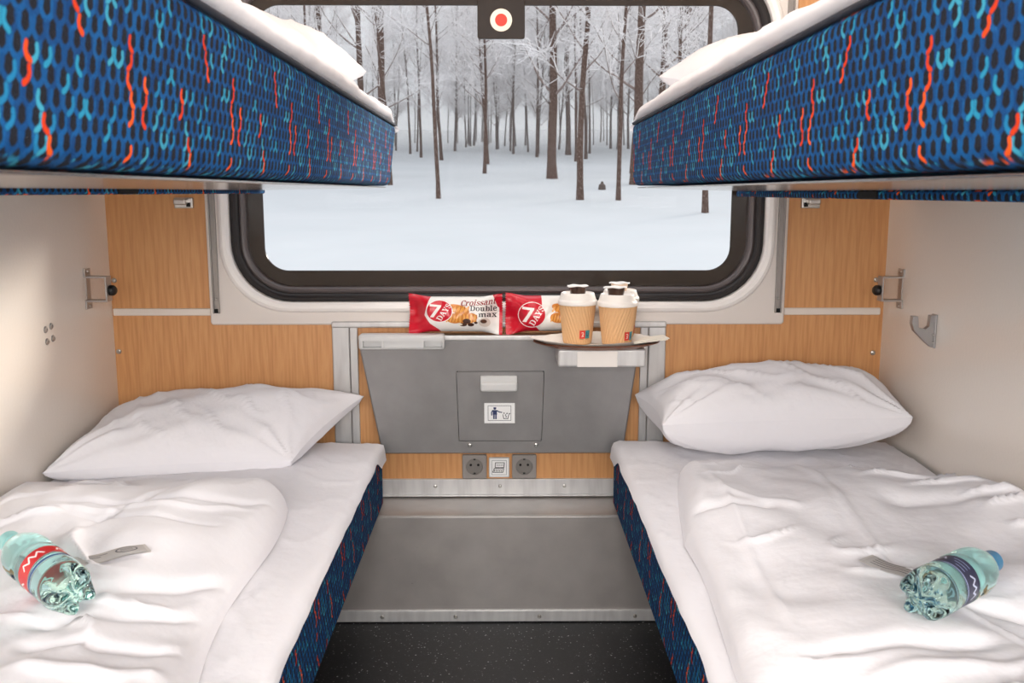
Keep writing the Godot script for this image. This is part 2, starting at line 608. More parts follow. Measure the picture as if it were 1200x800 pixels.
func make_window() -> void:
	var w := Node3D.new()
	w.name = "window_1"
	w.set_meta("kind", "structure")
	add_child(w)
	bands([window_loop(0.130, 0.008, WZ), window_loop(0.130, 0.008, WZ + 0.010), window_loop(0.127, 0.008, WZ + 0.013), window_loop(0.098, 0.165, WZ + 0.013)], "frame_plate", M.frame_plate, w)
	bands([window_loop(0.100, 0.165, WZ + 0.011), window_loop(0.098, 0.163, WZ + 0.018), window_loop(0.094, 0.160, WZ + 0.023), window_loop(0.088, 0.156, WZ + 0.0255), window_loop(0.080, 0.150, WZ + 0.024), window_loop(0.074, 0.146, WZ + 0.018), window_loop(0.072, 0.144, WZ - 0.02)], "frame_bead", M.frame_white_lit, w)
	bands([window_loop(0.074, 0.145, WZ - 0.002), window_loop(0.072, 0.144, WZ + 0.006), window_loop(0.064, 0.138, WZ + 0.008), window_loop(0.058, 0.130, WZ + 0.004), window_loop(0.053, 0.126, WZ - 0.004), window_loop(0.053, 0.126, WZ - 0.03)], "gasket", M.gasket, w)
	bands([window_loop(0.056, 0.128, WZ - 0.012), window_loop(0.053, 0.126, WZ - 0.006), window_loop(0.048, 0.121, WZ - 0.003), window_loop(0.043, 0.116, WZ - 0.005), window_loop(0.039, 0.112, WZ - 0.011), window_loop(0.038, 0.110, WZ - 0.030)], "rubber_seal", M.rubber_grey, w)
	bands([window_loop(0.060, 0.13, WZ - 0.026), window_loop(0.0, 0.058, WZ - 0.026), window_loop(-0.001, 0.057, WZ - 0.029), window_loop(0.060, 0.13, WZ - 0.031)], "pane_border", M.frit, w)
	bands([window_loop(0.055, 0.12, WZ - 0.031), window_loop(0.055, 0.12, WZ - 0.036)], "pane", M.glass, w, true, true)
	var tab := bands([loop(0.006, 1.447, 0.0565, 0.050, 0.006, WZ - 0.029, 4), loop(0.006, 1.447, 0.0565, 0.050, 0.006, WZ - 0.0235, 4), loop(0.006, 1.447, 0.055, 0.0485, 0.006, WZ - 0.022, 4)], "pane_tab", M.frit, w, true)
	mat("sticker_cream", rgb(252, 236, 214), 0.5)
	mat("sticker_red", rgb(232, 52, 30), 0.5)
	var s := mb()
	lathe(s, [Vector2(0.026, -0.001), Vector2(0.026, 0.0015), Vector2(0.0, 0.0015)], 36, facing(Vector3(0.006, 1.440, WZ - 0.022), Vector3.BACK))
	var st := build(s, "marker_ring", M.sticker_cream, tab)
	st.set_meta("label", "cream ring of the round emergency marker")
	s = mb()
	lathe(s, [Vector2(0.0145, 0.0), Vector2(0.0145, 0.0026), Vector2(0.0, 0.0026)], 30, facing(Vector3(0.006, 1.440, WZ - 0.022), Vector3.BACK))
	st = build(s, "marker_dot", M.sticker_red, tab)
	st.set_meta("label", "red dot in the middle of the marker")
	for sg in [-1.0, 1.0]:
		# guide rail of the blind along each side of the frame
		var x: float = -0.003 + sg * 0.690
		s = mb()
		for e in [-0.0065, 0.0065]:
			rbox(s, Vector3(x + e, 1.165, WZ + 0.015), Vector3(0.0035, 0.846, 0.010), 0.001)
		rbox(s, Vector3(x, 1.165, WZ + 0.0125), Vector3(0.014, 0.846, 0.004), 0.001)
		var rail := build(s, "blind_rail", M.rail_grey, w)
		s = mb()
		rbox(s, Vector3(x, 0.748, WZ + 0.016), Vector3(0.010, 0.010, 0.008), 0.001)
		build(s, "rail_stop", M.dark_gap, rail)
		screw(Vector3(x, 0.778, WZ + 0.0145), Vector3.BACK, rail, 0.003)

# ---------------------------------------------------------------- fixed furniture

func make_convector() -> void:
	var t := thing("convector_cover", "dented brushed steel heater cover on the floor under the sockets", "heater cover", Vector3(0, 0, -2.2))
	var s := mb()
	rbox(s, Vector3(0, 0.1345, -0.004), Vector3(1.40, 0.269, 0.148), 0.004, 2)
	build(s, "cover", M.floor_metal, t)
	s = mb()
	rbox(s, Vector3(0, 0.017, 0.071), Vector3(1.46, 0.030, 0.010), 0.0025, 1)
	var b := build(s, "kick_strip", M.aluminium, t)
	for x in [-0.285, -0.107, 0.097, 0.33]:
		screw(Vector3(x, 0.016, 0.076), Vector3.BACK, b, 0.005)
	s = mb()
	rbox(s, Vector3(0, 0.2695, 0.058), Vector3(1.40, 0.003, 0.025), 0.0014, 1)
	build(s, "edge_fold", M.floor_metal, t)

func make_table() -> void:
	var f := thing("table_mount_frame", "pale aluminium wall frame behind the folded table", "frame", Vector3(0, 0.40, WZ))
	var s := mb()
	rbox(s, Vector3(0, 0.314, 0.010), Vector3(0.826, 0.016, 0.022), 0.005, 2)
	build(s, "top_rail", M.aluminium, f)
	for sg in [-1.0, 1.0]:
		s = mb()
		rbox(s, Vector3(sg * 0.392, 0.145, 0.006), Vector3(0.043, 0.325, 0.013), 0.004, 2)
		rbox(s, Vector3(sg * 0.360, 0.145, 0.005), Vector3(0.019, 0.325, 0.010), 0.002, 1)
		build(s, "side_profile", M.aluminium, f)

	var t := thing("folding_table", "grey metal folding table with waste flap, hanging under the window", "table", Vector3(0, 0.40, WZ))
	# front panel: a trapezium with an opening for the waste flap, leaning back towards its foot
	var trap := func(inset: float, z: float) -> PackedVector3Array:
		var out := loop(0.0, 0.142, 0.343 - inset, 0.150 - inset, 0.014, z, 6)
		for i in out.size():
			var down := (0.292 - out[i].y) / 0.30
			out[i].x = out[i].x * (1.0 - 0.125 * down) + 0.008 * down
			out[i].z -= 0.028 * down
		return out
	var door := func(g: float, z: float) -> PackedVector3Array:
		var out := loop(0.0025, 0.116, 0.1065 + g, 0.0865 + g, 0.003, z, 6)
		for i in out.size():
			var down := (0.292 - out[i].y) / 0.30
			out[i].x *= 1.0 - 0.07 * down
			out[i].z -= 0.028 * down
		return out
	bands([trap.call(0.0, 0.040), trap.call(0.0, 0.064), trap.call(0.004, 0.070), door.call(0.0035, 0.070), door.call(0.0035, 0.040)], "front_panel", M.grey_metal, t)
	bands([trap.call(0.0, 0.040), trap.call(0.02, 0.036)], "back_panel", M.dark_gap, t, true)
	var fl := bands([door.call(0.0, 0.050), door.call(0.0, 0.068), door.call(0.002, 0.0705)], "waste_flap", M.grey_metal, t, true)
	fl.set_meta("label", "hinged waste bin flap with a grip and a pictogram")
	s = mb()
	var lean := Transform3D(Basis(Vector3.RIGHT, 0.093), Vector3(0, 0, 0))
	var fz := func(y: float) -> float: return 0.0705 - 0.028 * (0.292 - y) / 0.30
	rbox(s, Vector3(-0.001, 0.186, fz.call(0.186) + 0.004), Vector3(0.090, 0.018, 0.010), 0.003, 2)
	rbox(s, Vector3(-0.001, 0.169, fz.call(0.169) + 0.009), Vector3(0.090, 0.024, 0.020), 0.006, 3)
	build(s, "flap_grip", M.plastic_grey, fl)
	var im := picture(288, 208, rgb(240, 240, 240))
	for q in [[34, 26, 254, 30], [34, 178, 254, 182], [34, 26, 38, 182], [250, 26, 254, 182]]:
		im.fill_rect(Rect2i(q[0], q[1], q[2] - q[0], q[3] - q[1]), rgb(40, 44, 60))
	var navy := rgb(28, 44, 92)
	fill_poly(im, ellipse(100, 56, 13, 13), navy)
	im.fill_rect(Rect2i(86, 44, 28, 5), navy)
	im.fill_rect(Rect2i(80, 72, 40, 48), navy)
	im.fill_rect(Rect2i(84, 116, 14, 50), navy)
	im.fill_rect(Rect2i(103, 116, 14, 50), navy)
	stroke(im, [Vector2(80, 77), Vector2(68, 96), Vector2(70, 124)], 5, navy)
	stroke(im, [Vector2(118, 77), Vector2(140, 92), Vector2(164, 96)], 5, navy)
	stroke(im, [Vector2(176, 118), Vector2(184, 162), Vector2(222, 162), Vector2(232, 118)], 3, rgb(50, 52, 60))
	for q in [Vector2(186, 104), Vector2(200, 124), Vector2(214, 108), Vector2(206, 142), Vector2(238, 110)]:
		fill_poly(im, PackedVector2Array([q + Vector2(-7, -3), q + Vector2(4, -8), q + Vector2(8, 3), q + Vector2(-3, 8)]), rgb(50, 52, 60))
	s = mb()
	var z0: float = fz.call(0.099) + 0.0006
	flat_quad(s, Vector3(-0.037, 0.073, fz.call(0.073) + 0.0008), Vector3(0.038, 0.073, fz.call(0.073) + 0.0008), Vector3(0.038, 0.125, fz.call(0.125) + 0.0008), Vector3(-0.037, 0.125, fz.call(0.125) + 0.0008), Vector3(0, 0, 1))
	var stk := build(s, "pictogram_sticker", print_mat("bin_print", im), fl)
	stk.set_meta("label", "white sticker with a blue figure dropping litter")
	for x in [-0.073, 0.091]:
		screw(Vector3(x, 0.016, fz.call(0.016) + 0.001), Vector3.BACK, t, 0.005)
	# the narrow table leaf on top
	s = mb()
	rbox(s, Vector3(0.0, 0.287, 0.034), Vector3(0.672, 0.010, 0.066), 0.002, 1)
	build(s, "table_leaf", M.wood_light, t)
	s = mb()
	rbox(s, Vector3(0.0, 0.2885, 0.0655), Vector3(0.680, 0.013, 0.010), 0.004, 2)
	build(s, "leaf_edge", M.aluminium, t)
	# grey plastic latch with two finger slots on the left, drawn-out support on the right
	var clip := CSGCombiner3D.new()
	clip.name = "latch_handle"
	t.add_child(clip)
	var bx := func(at: Vector3, size: Vector3, cut: bool) -> void:
		var b: CSGShape3D
		if cut:
			var q := CSGBox3D.new()
			q.size = size
			b = q
			b.operation = CSGShape3D.OPERATION_SUBTRACTION
		else:
			var q := CSGMesh3D.new()
			var s2 := mb()
			rbox(s2, Vector3.ZERO, size, 0.007, 3)
			s2.index()
			q.mesh = s2.commit()
			b = q
		b.position = at
		b.material = M.plastic_grey
		b.name = "piece"
		clip.add_child(b, true)
	bx.call(Vector3(-0.234, 0.281, 0.070), Vector3(0.206, 0.036, 0.040), false)
	bx.call(Vector3(-0.304, 0.2765, 0.090), Vector3(0.044, 0.016, 0.036), true)
	bx.call(Vector3(-0.158, 0.2765, 0.090), Vector3(0.044, 0.016, 0.036), true)
	bx.call(Vector3(-0.232, 0.2765, 0.092), Vector3(0.088, 0.016, 0.016), true)
	s = mb()
	rbox(s, Vector3(0.236, 0.261, 0.130), Vector3(0.202, 0.042, 0.130), 0.006, 3)
	var sup := build(s, "tray_support", M.aluminium, t)
	s = mb()
	rbox(s, Vector3(0.225, 0.259, 0.1952), Vector3(0.092, 0.036, 0.0014), 0.0005, 1)
	build(s, "tape_strip", M.lid_white, sup)

func make_sockets() -> void:
	for x in [-0.0635, 0.0625]:
		var t := thing("power_socket", "grey schuko wall socket %s" % ("left of the laptop pictogram plate" if x < 0 else "right of the laptop pictogram plate"), "socket", Vector3(x, 0.349, WZ), 0.0, "sockets under the folding table")
		t.set_meta("label", "square grey power socket, %s" % ("on the side of the red-labelled bottle" if x < 0 else "on the side of the coat hook"))
		var s := mb()
		bands([loop(0, 0, 0.031, 0.031, 0.004, 0.0, 6), loop(0, 0, 0.031, 0.031, 0.004, 0.008, 6), loop(0, 0, 0.0295, 0.0295, 0.004, 0.010, 6), loop(0, 0, 0.0215, 0.0215, 0.0215, 0.010, 6), loop(0, 0, 0.020, 0.020, 0.020, 0.002, 6)], "cover_plate", M.plastic_socket, t)
		var ins := bands([loop(0, 0, 0.021, 0.021, 0.021, 0.002, 6), loop(0, 0, 0.0208, 0.0208, 0.0208, 0.003, 6)], "insert", M.plastic_socket_in, t, true)
		for dx in [-0.0095, 0.0095]:
			s = mb()
			lathe(s, [Vector2(0.0032, 0.0), Vector2(0.0032, 0.0012), Vector2(0, 0.0012)], 12, facing(Vector3(dx, 0.003, 0.0026), Vector3.BACK))
			build(s, "pin_hole", M.dark_gap, ins)
		for dy in [-0.0185, 0.0185]:
			s = mb()
			rbox(s, Vector3(0, dy, 0.005), Vector3(0.006, 0.004, 0.004), 0.001)
			build(s, "earth_clip", M.black, ins)
	var t2 := thing("pictogram_plate", "white square plate with a laptop symbol between two sockets", "sign", Vector3(-0.001, 0.346, WZ))
	bands([loop(0, 0, 0.026, 0.026, 0.003, 0.0, 4), loop(0, 0, 0.026, 0.026, 0.003, 0.005, 4), loop(0, 0, 0.025, 0.025, 0.003, 0.006, 4)], "plate", M.plastic_grey, t2, true)
	var im := picture(192, 192, rgb(244, 244, 244))
	var k := rgb(38, 40, 48)
	stroke(im, [Vector2(20, 20), Vector2(172, 20), Vector2(172, 172), Vector2(20, 172), Vector2(20, 20)], 2.2, rgb(150, 150, 156))
	stroke(im, [Vector2(58, 44), Vector2(150, 44), Vector2(146, 94), Vector2(54, 94), Vector2(58, 44)], 3.6, k)
	stroke(im, [Vector2(46, 104), Vector2(144, 104), Vector2(134, 146), Vector2(30, 146), Vector2(46, 104)], 3.6, k)
	for i in 5:
		stroke(im, [Vector2(70 + i * 15, 70), Vector2(77 + i * 15, 70)], 3, k)
		stroke(im, [Vector2(52 + i * 18, 116), Vector2(46 + i * 18, 136)], 3, k)
	var s := mb()
	flat_quad(s, Vector3(-0.0235, -0.0235, 0.0065), Vector3(0.0235, -0.0235, 0.0065), Vector3(0.0235, 0.0235, 0.0065), Vector3(-0.0235, 0.0235, 0.0065), Vector3(0, 0, 1))
	build(s, "print", print_mat("laptop_print", im), t2)

func make_wall_fittings() -> void:
	for sg in [-1.0, 1.0]:
		# bent steel bracket with a rubber buffer that holds the berth
		var t := thing("berth_bracket", "bent grey steel bracket with black buffer on the %s" % ("wall with four loose screws" if sg < 0 else "wall above the coat hook"), "bracket", Vector3(sg * HALF, 0.815 if sg < 0 else 0.810, -2.150 if sg < 0 else -2.183))
		var s := mb()
		# two feet on the wall, two arms towards the room, one web with the buffer
		for e in [-1.0, 1.0]:
			rbox(s, Vector3(-sg * 0.002, e * 0.037, 0.0), Vector3(0.004, 0.020, 0.030), 0.001)
			rbox(s, Vector3(-sg * 0.025, e * 0.0275, 0.0), Vector3(0.050, 0.004, 0.030), 0.001)
		rbox(s, Vector3(-sg * 0.049, 0, 0.0), Vector3(0.004, 0.059, 0.030), 0.001)
		rbox(s, Vector3(-sg * 0.001, 0, -0.004), Vector3(0.002, 0.060, 0.022), 0.0008)
		build(s, "bracket_strap", M.bracket_paint, t)
		s = mb()
		lathe(s, [Vector2(0.011, 0.0), Vector2(0.0125, 0.004), Vector2(0.0125, 0.011), Vector2(0.009, 0.016), Vector2(0, 0.017)], 20, facing(Vector3(-sg * 0.049, -0.004, -0.003), Vector3(-sg, 0, 0.25)), false)
		build(s, "buffer", M.black, t)
		for e in [-1.0, 1.0]:
			screw(Vector3(-sg * 0.003, e * 0.040, 0.0), Vector3(-sg, 0, 0), t, 0.004)
	# cast hook on the right wall
	var h := thing("coat_hook", "cast grey metal coat hook on the right-hand wall below the bracket", "hook", Vector3(HALF, 0.735, -2.0))
	h.set_meta("label", "cast grey metal wall hook below the berth bracket")
	var s := mb()
	var turn := Transform3D(Basis(Vector3(-1, 0, 0), Vector3(0, 1, 0), Vector3(0, 0, -1)), Vector3.ZERO)
	prism(s, PackedVector2Array([Vector2(0.004, 0.036), Vector2(0.013, 0.036), Vector2(0.015, 0.012), Vector2(0.022, 0.006), Vector2(0.038, 0.008), Vector2(0.041, 0.034), Vector2(0.052, 0.034), Vector2(0.053, 0.018), Vector2(0.047, 0.002), Vector2(0.020, -0.024), Vector2(0.008, -0.034), Vector2(0.004, -0.034)]), -0.007, 0.007, turn)
	build(s, "hook_arm", M.cast_metal, h)
	s = mb()
	rbox(s, Vector3(-0.002, 0.001, 0), Vector3(0.005, 0.074, 0.022), 0.002, 1)
	var bp := build(s, "base_plate", M.cast_metal, h)
	for y in [-0.024, -0.006]:
		screw(Vector3(-0.005, y, 0.0085), Vector3.LEFT, bp, 0.0028)
	# catches under the upper berths
	for sg in [-1.0, 1.0]:
		var c := thing("berth_catch", "small chrome catch under the upper berth %s" % ("nearer the four screws" if sg < 0 else "above the coat hook"), "catch", Vector3(-0.762 if sg < 0 else 0.758, 1.010, WZ))
		c.set_meta("label", "small chrome berth catch on the panel %s" % ("beside the wall with four screws" if sg < 0 else "beside the wall with the hook"))
		s = mb()
		rbox(s, Vector3(0, 0, 0.004), Vector3(0.046, 0.026, 0.010), 0.003, 2)
		rbox(s, Vector3(sg * 0.004, 0.003, 0.016), Vector3(0.030, 0.014, 0.022), 0.004, 2)
		build(s, "body", M.steel, c)
		s = mb()
		rbox(s, Vector3(-sg * 0.012, -0.004, 0.0095), Vector3(0.010, 0.010, 0.003), 0.001)
		build(s, "slot", M.dark_gap, c)

# ---------------------------------------------------------------- berths and bedding

func make_berths() -> void:
	for sg in [-1.0, 1.0]:
		var side := "the wall with four screws" if sg < 0 else "the wall with the hook"
		var inner := 0.285 if sg < 0 else 0.279
		var w: float = HALF - inner - 0.002
		var t := thing("lower_berth", "lower berth upholstered in blue patterned fabric along %s" % side, "berth", Vector3(sg * (inner + w / 2), 0.25, -1.32))
		var s := mb()
		rbox(s, Vector3(0, 0.101, 0.035), Vector3(w, 0.154, 1.82), 0.014, 4)
		build(s, "cushion", M.fabric, t)
		s = mb()
		rbox(s, Vector3(sg * 0.05, 0.008, 0.085), Vector3(w - 0.10, 0.030, 1.68), 0.004)
		build(s, "seat_frame", M.floor_metal, t)
		for z in [-0.70, 0.80]:
			s = mb()
			rbox(s, Vector3(sg * 0.12, -0.128, z), Vector3(0.40, 0.243, 0.04), 0.004)
			build(s, "support", M.floor_metal, t)
		# upper berth
		inner = 0.243 if sg < 0 else 0.296
		w = HALF - inner - 0.002
		var zend := -2.165 if sg < 0 else -2.115
		var ln := zend * -1.0 - 0.36
		var u := thing("upper_berth", "upper berth in blue patterned fabric fixed to %s" % side, "berth", Vector3(sg * (inner + w / 2), 1.05, (zend - 0.36) / 2))
		s = mb()
		var shear := Transform3D(Basis(Vector3(1, 0, 0), Vector3(-sg * (0.12 if sg < 0 else 0.03), 1, 0), Vector3(0, 0, 1)), Vector3.ZERO)
		rbox(s, Vector3(0, 0.068, 0), Vector3(w - 0.012, 0.136, ln), 0.014, 4, shear)
		var cu := build(s, "cushion", M.fabric, u)
		s = mb()
		rbox(s, Vector3(-sg * (w / 2 - 0.008), 0.1355, 0), Vector3(0.008, 0.006, ln - 0.02), 0.0028, 2, shear)
		build(s, "piping", M.piping, cu)
		s = mb()
		rbox(s, Vector3(0, -0.0095 if sg < 0 else -0.0125, 0), Vector3(w - 0.03, 0.003, ln - 0.03), 0.001, 1, Transform3D(Basis(Vector3(1, (0.018 if sg < 0 else 0.026) * -sg, 0), Vector3.UP, Vector3.BACK), Vector3.ZERO))
		build(s, "underside_plate", M.underside_metal, u)
		s = mb()
		var low := -0.0175 if sg < 0 else -0.0245
		var high := -0.007 if sg < 0 else -0.012
		rbox(s, Vector3(sg * (w / 2 - 0.205), (low + high) / 2, 0), Vector3(0.406, high - low, ln + 0.06), 0.004, 2)
		build(s, "back_pad", M.fabric, u)
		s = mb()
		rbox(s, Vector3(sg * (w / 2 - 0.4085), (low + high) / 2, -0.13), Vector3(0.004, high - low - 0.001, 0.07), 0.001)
		build(s, "dark_notch", M.dark_gap, u)  # thin near-black strip; the dark notch by the pad is put into its colour

# height of a lower mattress with its duvet; side -1 or 1
func crease(p: Vector2, a: Vector2, b: Vector2, w: float, d: float) -> float:
	var t := clampf((p - a).dot(b - a) / (b - a).length_squared(), 0.0, 1.0)
	var q := p.distance_to(a.lerp(b, t))
	return d * exp(-(q * q) / (w * w)) * minf(1.0, minf(t, 1.0 - t) * 6.0 + 0.15)

func duvet_edge(sg: float, z: float) -> float:   # how far its long edge lies from the middle of the room
	if sg < 0:
		return 0.405 + 0.012 * sin(z * 9.0) - 0.045 * clampf((z + 1.7) / 0.7, 0, 1) - 0.02 * clampf((z + 1.0) / 0.5, 0, 1)
	return 0.392 - 0.075 * clampf((z + 1.93) / 0.42, 0, 1) - 0.02 * clampf((z + 1.4) / 0.5, 0, 1) + 0.006 * sin(z * 8.0)

func duvet_head(sg: float, x: float) -> float:   # z of its upper edge at a distance x from the middle
	if sg < 0:
		return -1.745 - 0.05 * smoothstep(0.45, 0.8, x) + 0.012 * sin(x * 14.0)
	return -1.945 + 0.15 * smoothstep(0.42, 0.85, x) + 0.008 * sin(x * 15.0)

func duvet_point(sg: float, u: float, v: float) -> Vector3:
	var x0 := 0.0
	var z_far := 0.0
	var x := 0.0
	var z := 0.0
	z = lerpf(-1.85, -0.42, v)
	x = lerpf(duvet_edge(sg, z), HALF - 0.014, u)
	z_far = duvet_head(sg, x)
	z = lerpf(z_far, -0.42, v)
	x0 = duvet_edge(sg, z)
	x = lerpf(x0, HALF - 0.014, u)
	var d := minf(minf(x - x0, (HALF - 0.014 - x) * 1.6 + 0.006), z - z_far)
	# corners are rounded
	var cx := x - x0
	var cz := z - z_far
	if cx < 0.07 and cz < 0.07:
		d = minf(d, 0.07 - Vector2(0.07 - cx, 0.07 - cz).length())
	d = maxf(d, 0.0)
	var r := 0.045
	var e := sqrt(1.0 - pow(1.0 - minf(d / r, 1.0), 2.0))
	var p := Vector2(x, z)
	var h := 0.046 + 0.022 * smoothstep(0.0, 0.25, d)
	h += 0.022 * soft.get_noise_2d(x * 240.0 + sg * 900.0, z * 200.0)
	h += 0.013 * wrinkle.get_noise_2d(x * 620.0 + sg * 300.0, z * 340.0)
	# sharp small folds
	var ridge := 1.0 - absf(soft.get_noise_2d(x * 420.0 + 77.0 * sg, z * 760.0 + 50.0))
	h += 0.015 * pow(ridge, 8.0) * smoothstep(0.03, 0.12, d) * smoothstep(-0.1, 0.4, soft.get_noise_2d(x * 260.0 - 400.0, z * 260.0 + sg * 100.0))
	if sg < 0:
		h += crease(p, Vector2(0.40, -1.60), Vector2(0.74, -1.50), 0.010, -0.010) + crease(p, Vector2(0.42, -1.55), Vector2(0.78, -1.44), 0.008, 0.007)
		h += crease(p, Vector2(0.56, -1.76), Vector2(0.66, -1.36), 0.008, -0.008) + crease(p, Vector2(0.45, -1.46), Vector2(0.70, -1.44), 0.007, -0.006)
		h += crease(p, Vector2(0.39, -1.30), Vector2(0.62, -1.16), 0.016, -0.012) + crease(p, Vector2(0.40, -1.18), Vector2(0.60, -1.10), 0.014, -0.010) + crease(p, Vector2(0.38, -1.06), Vector2(0.58, -1.05), 0.014, -0.012)
		h += crease(p, Vector2(0.66, -1.02), Vector2(0.52, -0.86), 0.03, -0.014) + crease(p, Vector2(0.36, -0.98), Vector2(0.55, -0.97), 0.014, 0.008)
		h += 0.016 * exp(-p.distance_squared_to(Vector2(0.72, -1.66)) / 0.02)
	else:
		h += crease(p, Vector2(0.62, -1.92), Vector2(0.56, -1.2), 0.006, 0.006) + crease(p, Vector2(0.56, -1.3), Vector2(0.70, -0.85), 0.006, 0.006)
		h += crease(p, Vector2(0.34, -1.56), Vector2(0.48, -1.52), 0.012, -0.010) + crease(p, Vector2(0.40, -1.62), Vector2(0.52, -1.50), 0.01, 0.006)
		h += crease(p, Vector2(0.42, -1.80), Vector2(0.38, -1.10), 0.008, 0.005)
		h += crease(p, Vector2(0.36, -1.02), Vector2(0.62, -1.04), 0.016, -0.012) + crease(p, Vector2(0.40, -0.96), Vector2(0.66, -0.98), 0.014, 0.008)
		h += crease(p, Vector2(0.66, -1.52), Vector2(0.90, -1.50), 0.02, -0.008) + crease(p, Vector2(0.62, -1.16), Vector2(0.88, -1.00), 0.016, -0.012)
		h += 0.03 * exp(-p.distance_squared_to(Vector2(0.86, -1.52)) / 0.012) + 0.02 * exp(-p.distance_squared_to(Vector2(0.88, -1.34)) / 0.02)
	h = maxf(h, 0.02)
	return Vector3(sg * x, TOP + 0.008 + h * e, z)

func duvet_height(sg: float, x: float, z: float) -> float:
	var best := 0.0
	var near := 1e9
	for i in 80:
		for j in 120:
			var q := duvet_point(sg, i / 79.0, j / 119.0)
			var dd := Vector2(q.x - x, q.z - z).length_squared()
			if dd < near:
				near = dd
				best = q.y
	return best

func make_duvet(sg: float) -> void:
	var rows := []
	var nu := 120
	var nv := 230
	for j in nv + 1:
		var line := PackedVector3Array()
		for i in nu + 1:
			# finer steps at the edges
			var u := i / float(nu)
			u = u - 0.06 * sin(TAU * u)
			var v := j / float(nv)
			v = pow(v, 1.25)
			line.append(duvet_point(sg, u, v))
		rows.append(line)
	var s := mb()
	grid(s, rows, sg > 0)
	# its underside on the sheet
	var low := []
	for j in range(0, nv + 1, 10):
		var line := PackedVector3Array()
		for i in range(0, nu + 1, 10):
			var q: Vector3 = rows[j][i]
			line.append(Vector3(q.x, TOP + 0.0078, q.z))
		low.append(line)
	grid(s, low, sg < 0)
	var o := build(s, "duvet", M.linen)
	tag(o, "rumpled white duvet under the %s bottle on the lower berth" % ("red-labelled" if sg < 0 else "navy-labelled"), "duvet", "duvets on the lower berths")

func make_lower_sheet(sg: float) -> void:
	var inner := 0.285 if sg < 0 else 0.279
	var rows := []
	var nv := 150
	for j in nv + 1:
		var z := lerpf(-2.192, -0.40, j / float(nv))
		var line := PackedVector3Array()
		var hang := 0.002 + 0.005 * soft.get_noise_1d(z * 300.0 + sg * 50.0) + 0.026 * smoothstep(-2.06, -2.12, z)
		for i in 57:
			var t := i / 56.0
			# walked along the cloth from the wall to the hanging edge
			var flat_w := HALF - 0.01 - inner - 0.010
			var path := t * (flat_w + 0.019 + hang)
			var x := 0.0
			var y := TOP + 0.004
			var p2 := 0.0
			if path < flat_w:
				x = HALF - 0.01 - path
			elif path < flat_w + 0.019:
				p2 = (path - flat_w) / 0.019 * PI / 2
				x = inner + 0.010 - 0.0135 * sin(p2)
				y -= 0.0135 * (1.0 - cos(p2))
			else:
				x = inner - 0.0035 - 0.004 * (path - flat_w - 0.019) / 0.03
				y -= 0.0135 + (path - flat_w - 0.019)
			var fade := 1.0 if path < flat_w else 0.35
			y += fade * maxf(-0.002, 0.004 * soft.get_noise_2d(x * 300.0, z * 300.0 + sg * 70.0) + 0.0035 * pow(1.0 - absf(wrinkle.get_noise_2d(x * 700.0 + sg * 11.0, z * 500.0)), 8.0))
			if path >= flat_w:
				x -= 0.003 * wrinkle.get_noise_2d(z * 700.0, path * 300.0) + 0.002
			line.append(Vector3(sg * x, y, z))
		rows.append(line)
	var s := mb()
	grid(s, rows, sg < 0)
	var o := build(s, "bed_sheet", M.linen)
	tag(o, "white bed sheet spread over the lower berth along %s" % ("the wall with four screws" if sg < 0 else "the wall with the hook"), "bed sheet", "sheets on the lower berths")

func make_upper_sheet(sg: float) -> void:
	var inner := 0.243 if sg < 0 else 0.296
	var zend := -2.165 if sg < 0 else -2.115
	inner -= 0.008 if sg < 0 else -0.004
	var top := 1.186
	var s := mb()
	var rows := []
	var nv := 140
	for j in nv + 1:
		var z := lerpf(zend - 0.004, -0.40, j / float(nv))
		var far := smoothstep(zend + 0.10, zend, z)
		var line := PackedVector3Array()
		var thick := 0.034 + 0.006 * soft.get_noise_1d(z * 260.0 + sg * 31.0) - 0.018 * far
		for i in 41:
			var t := i / 40.0
			var x := 0.0
			var y := 0.0
			if t < 0.55:
				x = lerpf(HALF - 0.012, inner + 0.04, t / 0.55)
				y = top + thick + 0.006 * soft.get_noise_2d(x * 400.0, z * 300.0)
			else:
				# a soft roll over the edge that tucks back in on top of the upholstery
				var a := (t - 0.55) / 0.45 * PI
				x = inner + 0.04 - 0.042 * sin(a)
				y = top + 0.003 + thick * 0.5 * (1.0 + cos(a))
				y -= far * 0.012 * sin(a)
				x += 0.004 * wrinkle.get_noise_2d(z * 620.0, t * 60.0) * sin(a)
			y += 0.004 * pow(1.0 - absf(wrinkle.get_noise_2d(x * 500.0, z * 600.0 + sg * 40.0)), 7.0) * (1.0 if t < 0.75 else 0.3)
			line.append(Vector3(sg * x, y, z))
		rows.append(line)
	grid(s, rows, sg < 0)
	# the head end turned down over the end of the berth
	var endr := []
	for j in 13:
		var line := PackedVector3Array()
		for i in 41:
			var q: Vector3 = rows[0][i]
			var k := j / 12.0
			var drop := 0.030 + 0.012 * wrinkle.get_noise_1d(q.x * 400.0)
			line.append(Vector3(q.x + (-sg * 0.006 * sin(k * PI) if i > 22 else 0.0), lerpf(q.y, minf(q.y, top) - drop * 0.6, k), q.z - 0.004 * sin(k * PI)))
		endr.append(line)
	grid(s, endr, sg > 0)
	var o := build(s, "bed_sheet", M.linen)
	tag(o, "white bedding sheet on top of the upper berth at %s" % ("the wall with four screws" if sg < 0 else "the wall with the hook"), "bed sheet", "sheets on the upper berths")

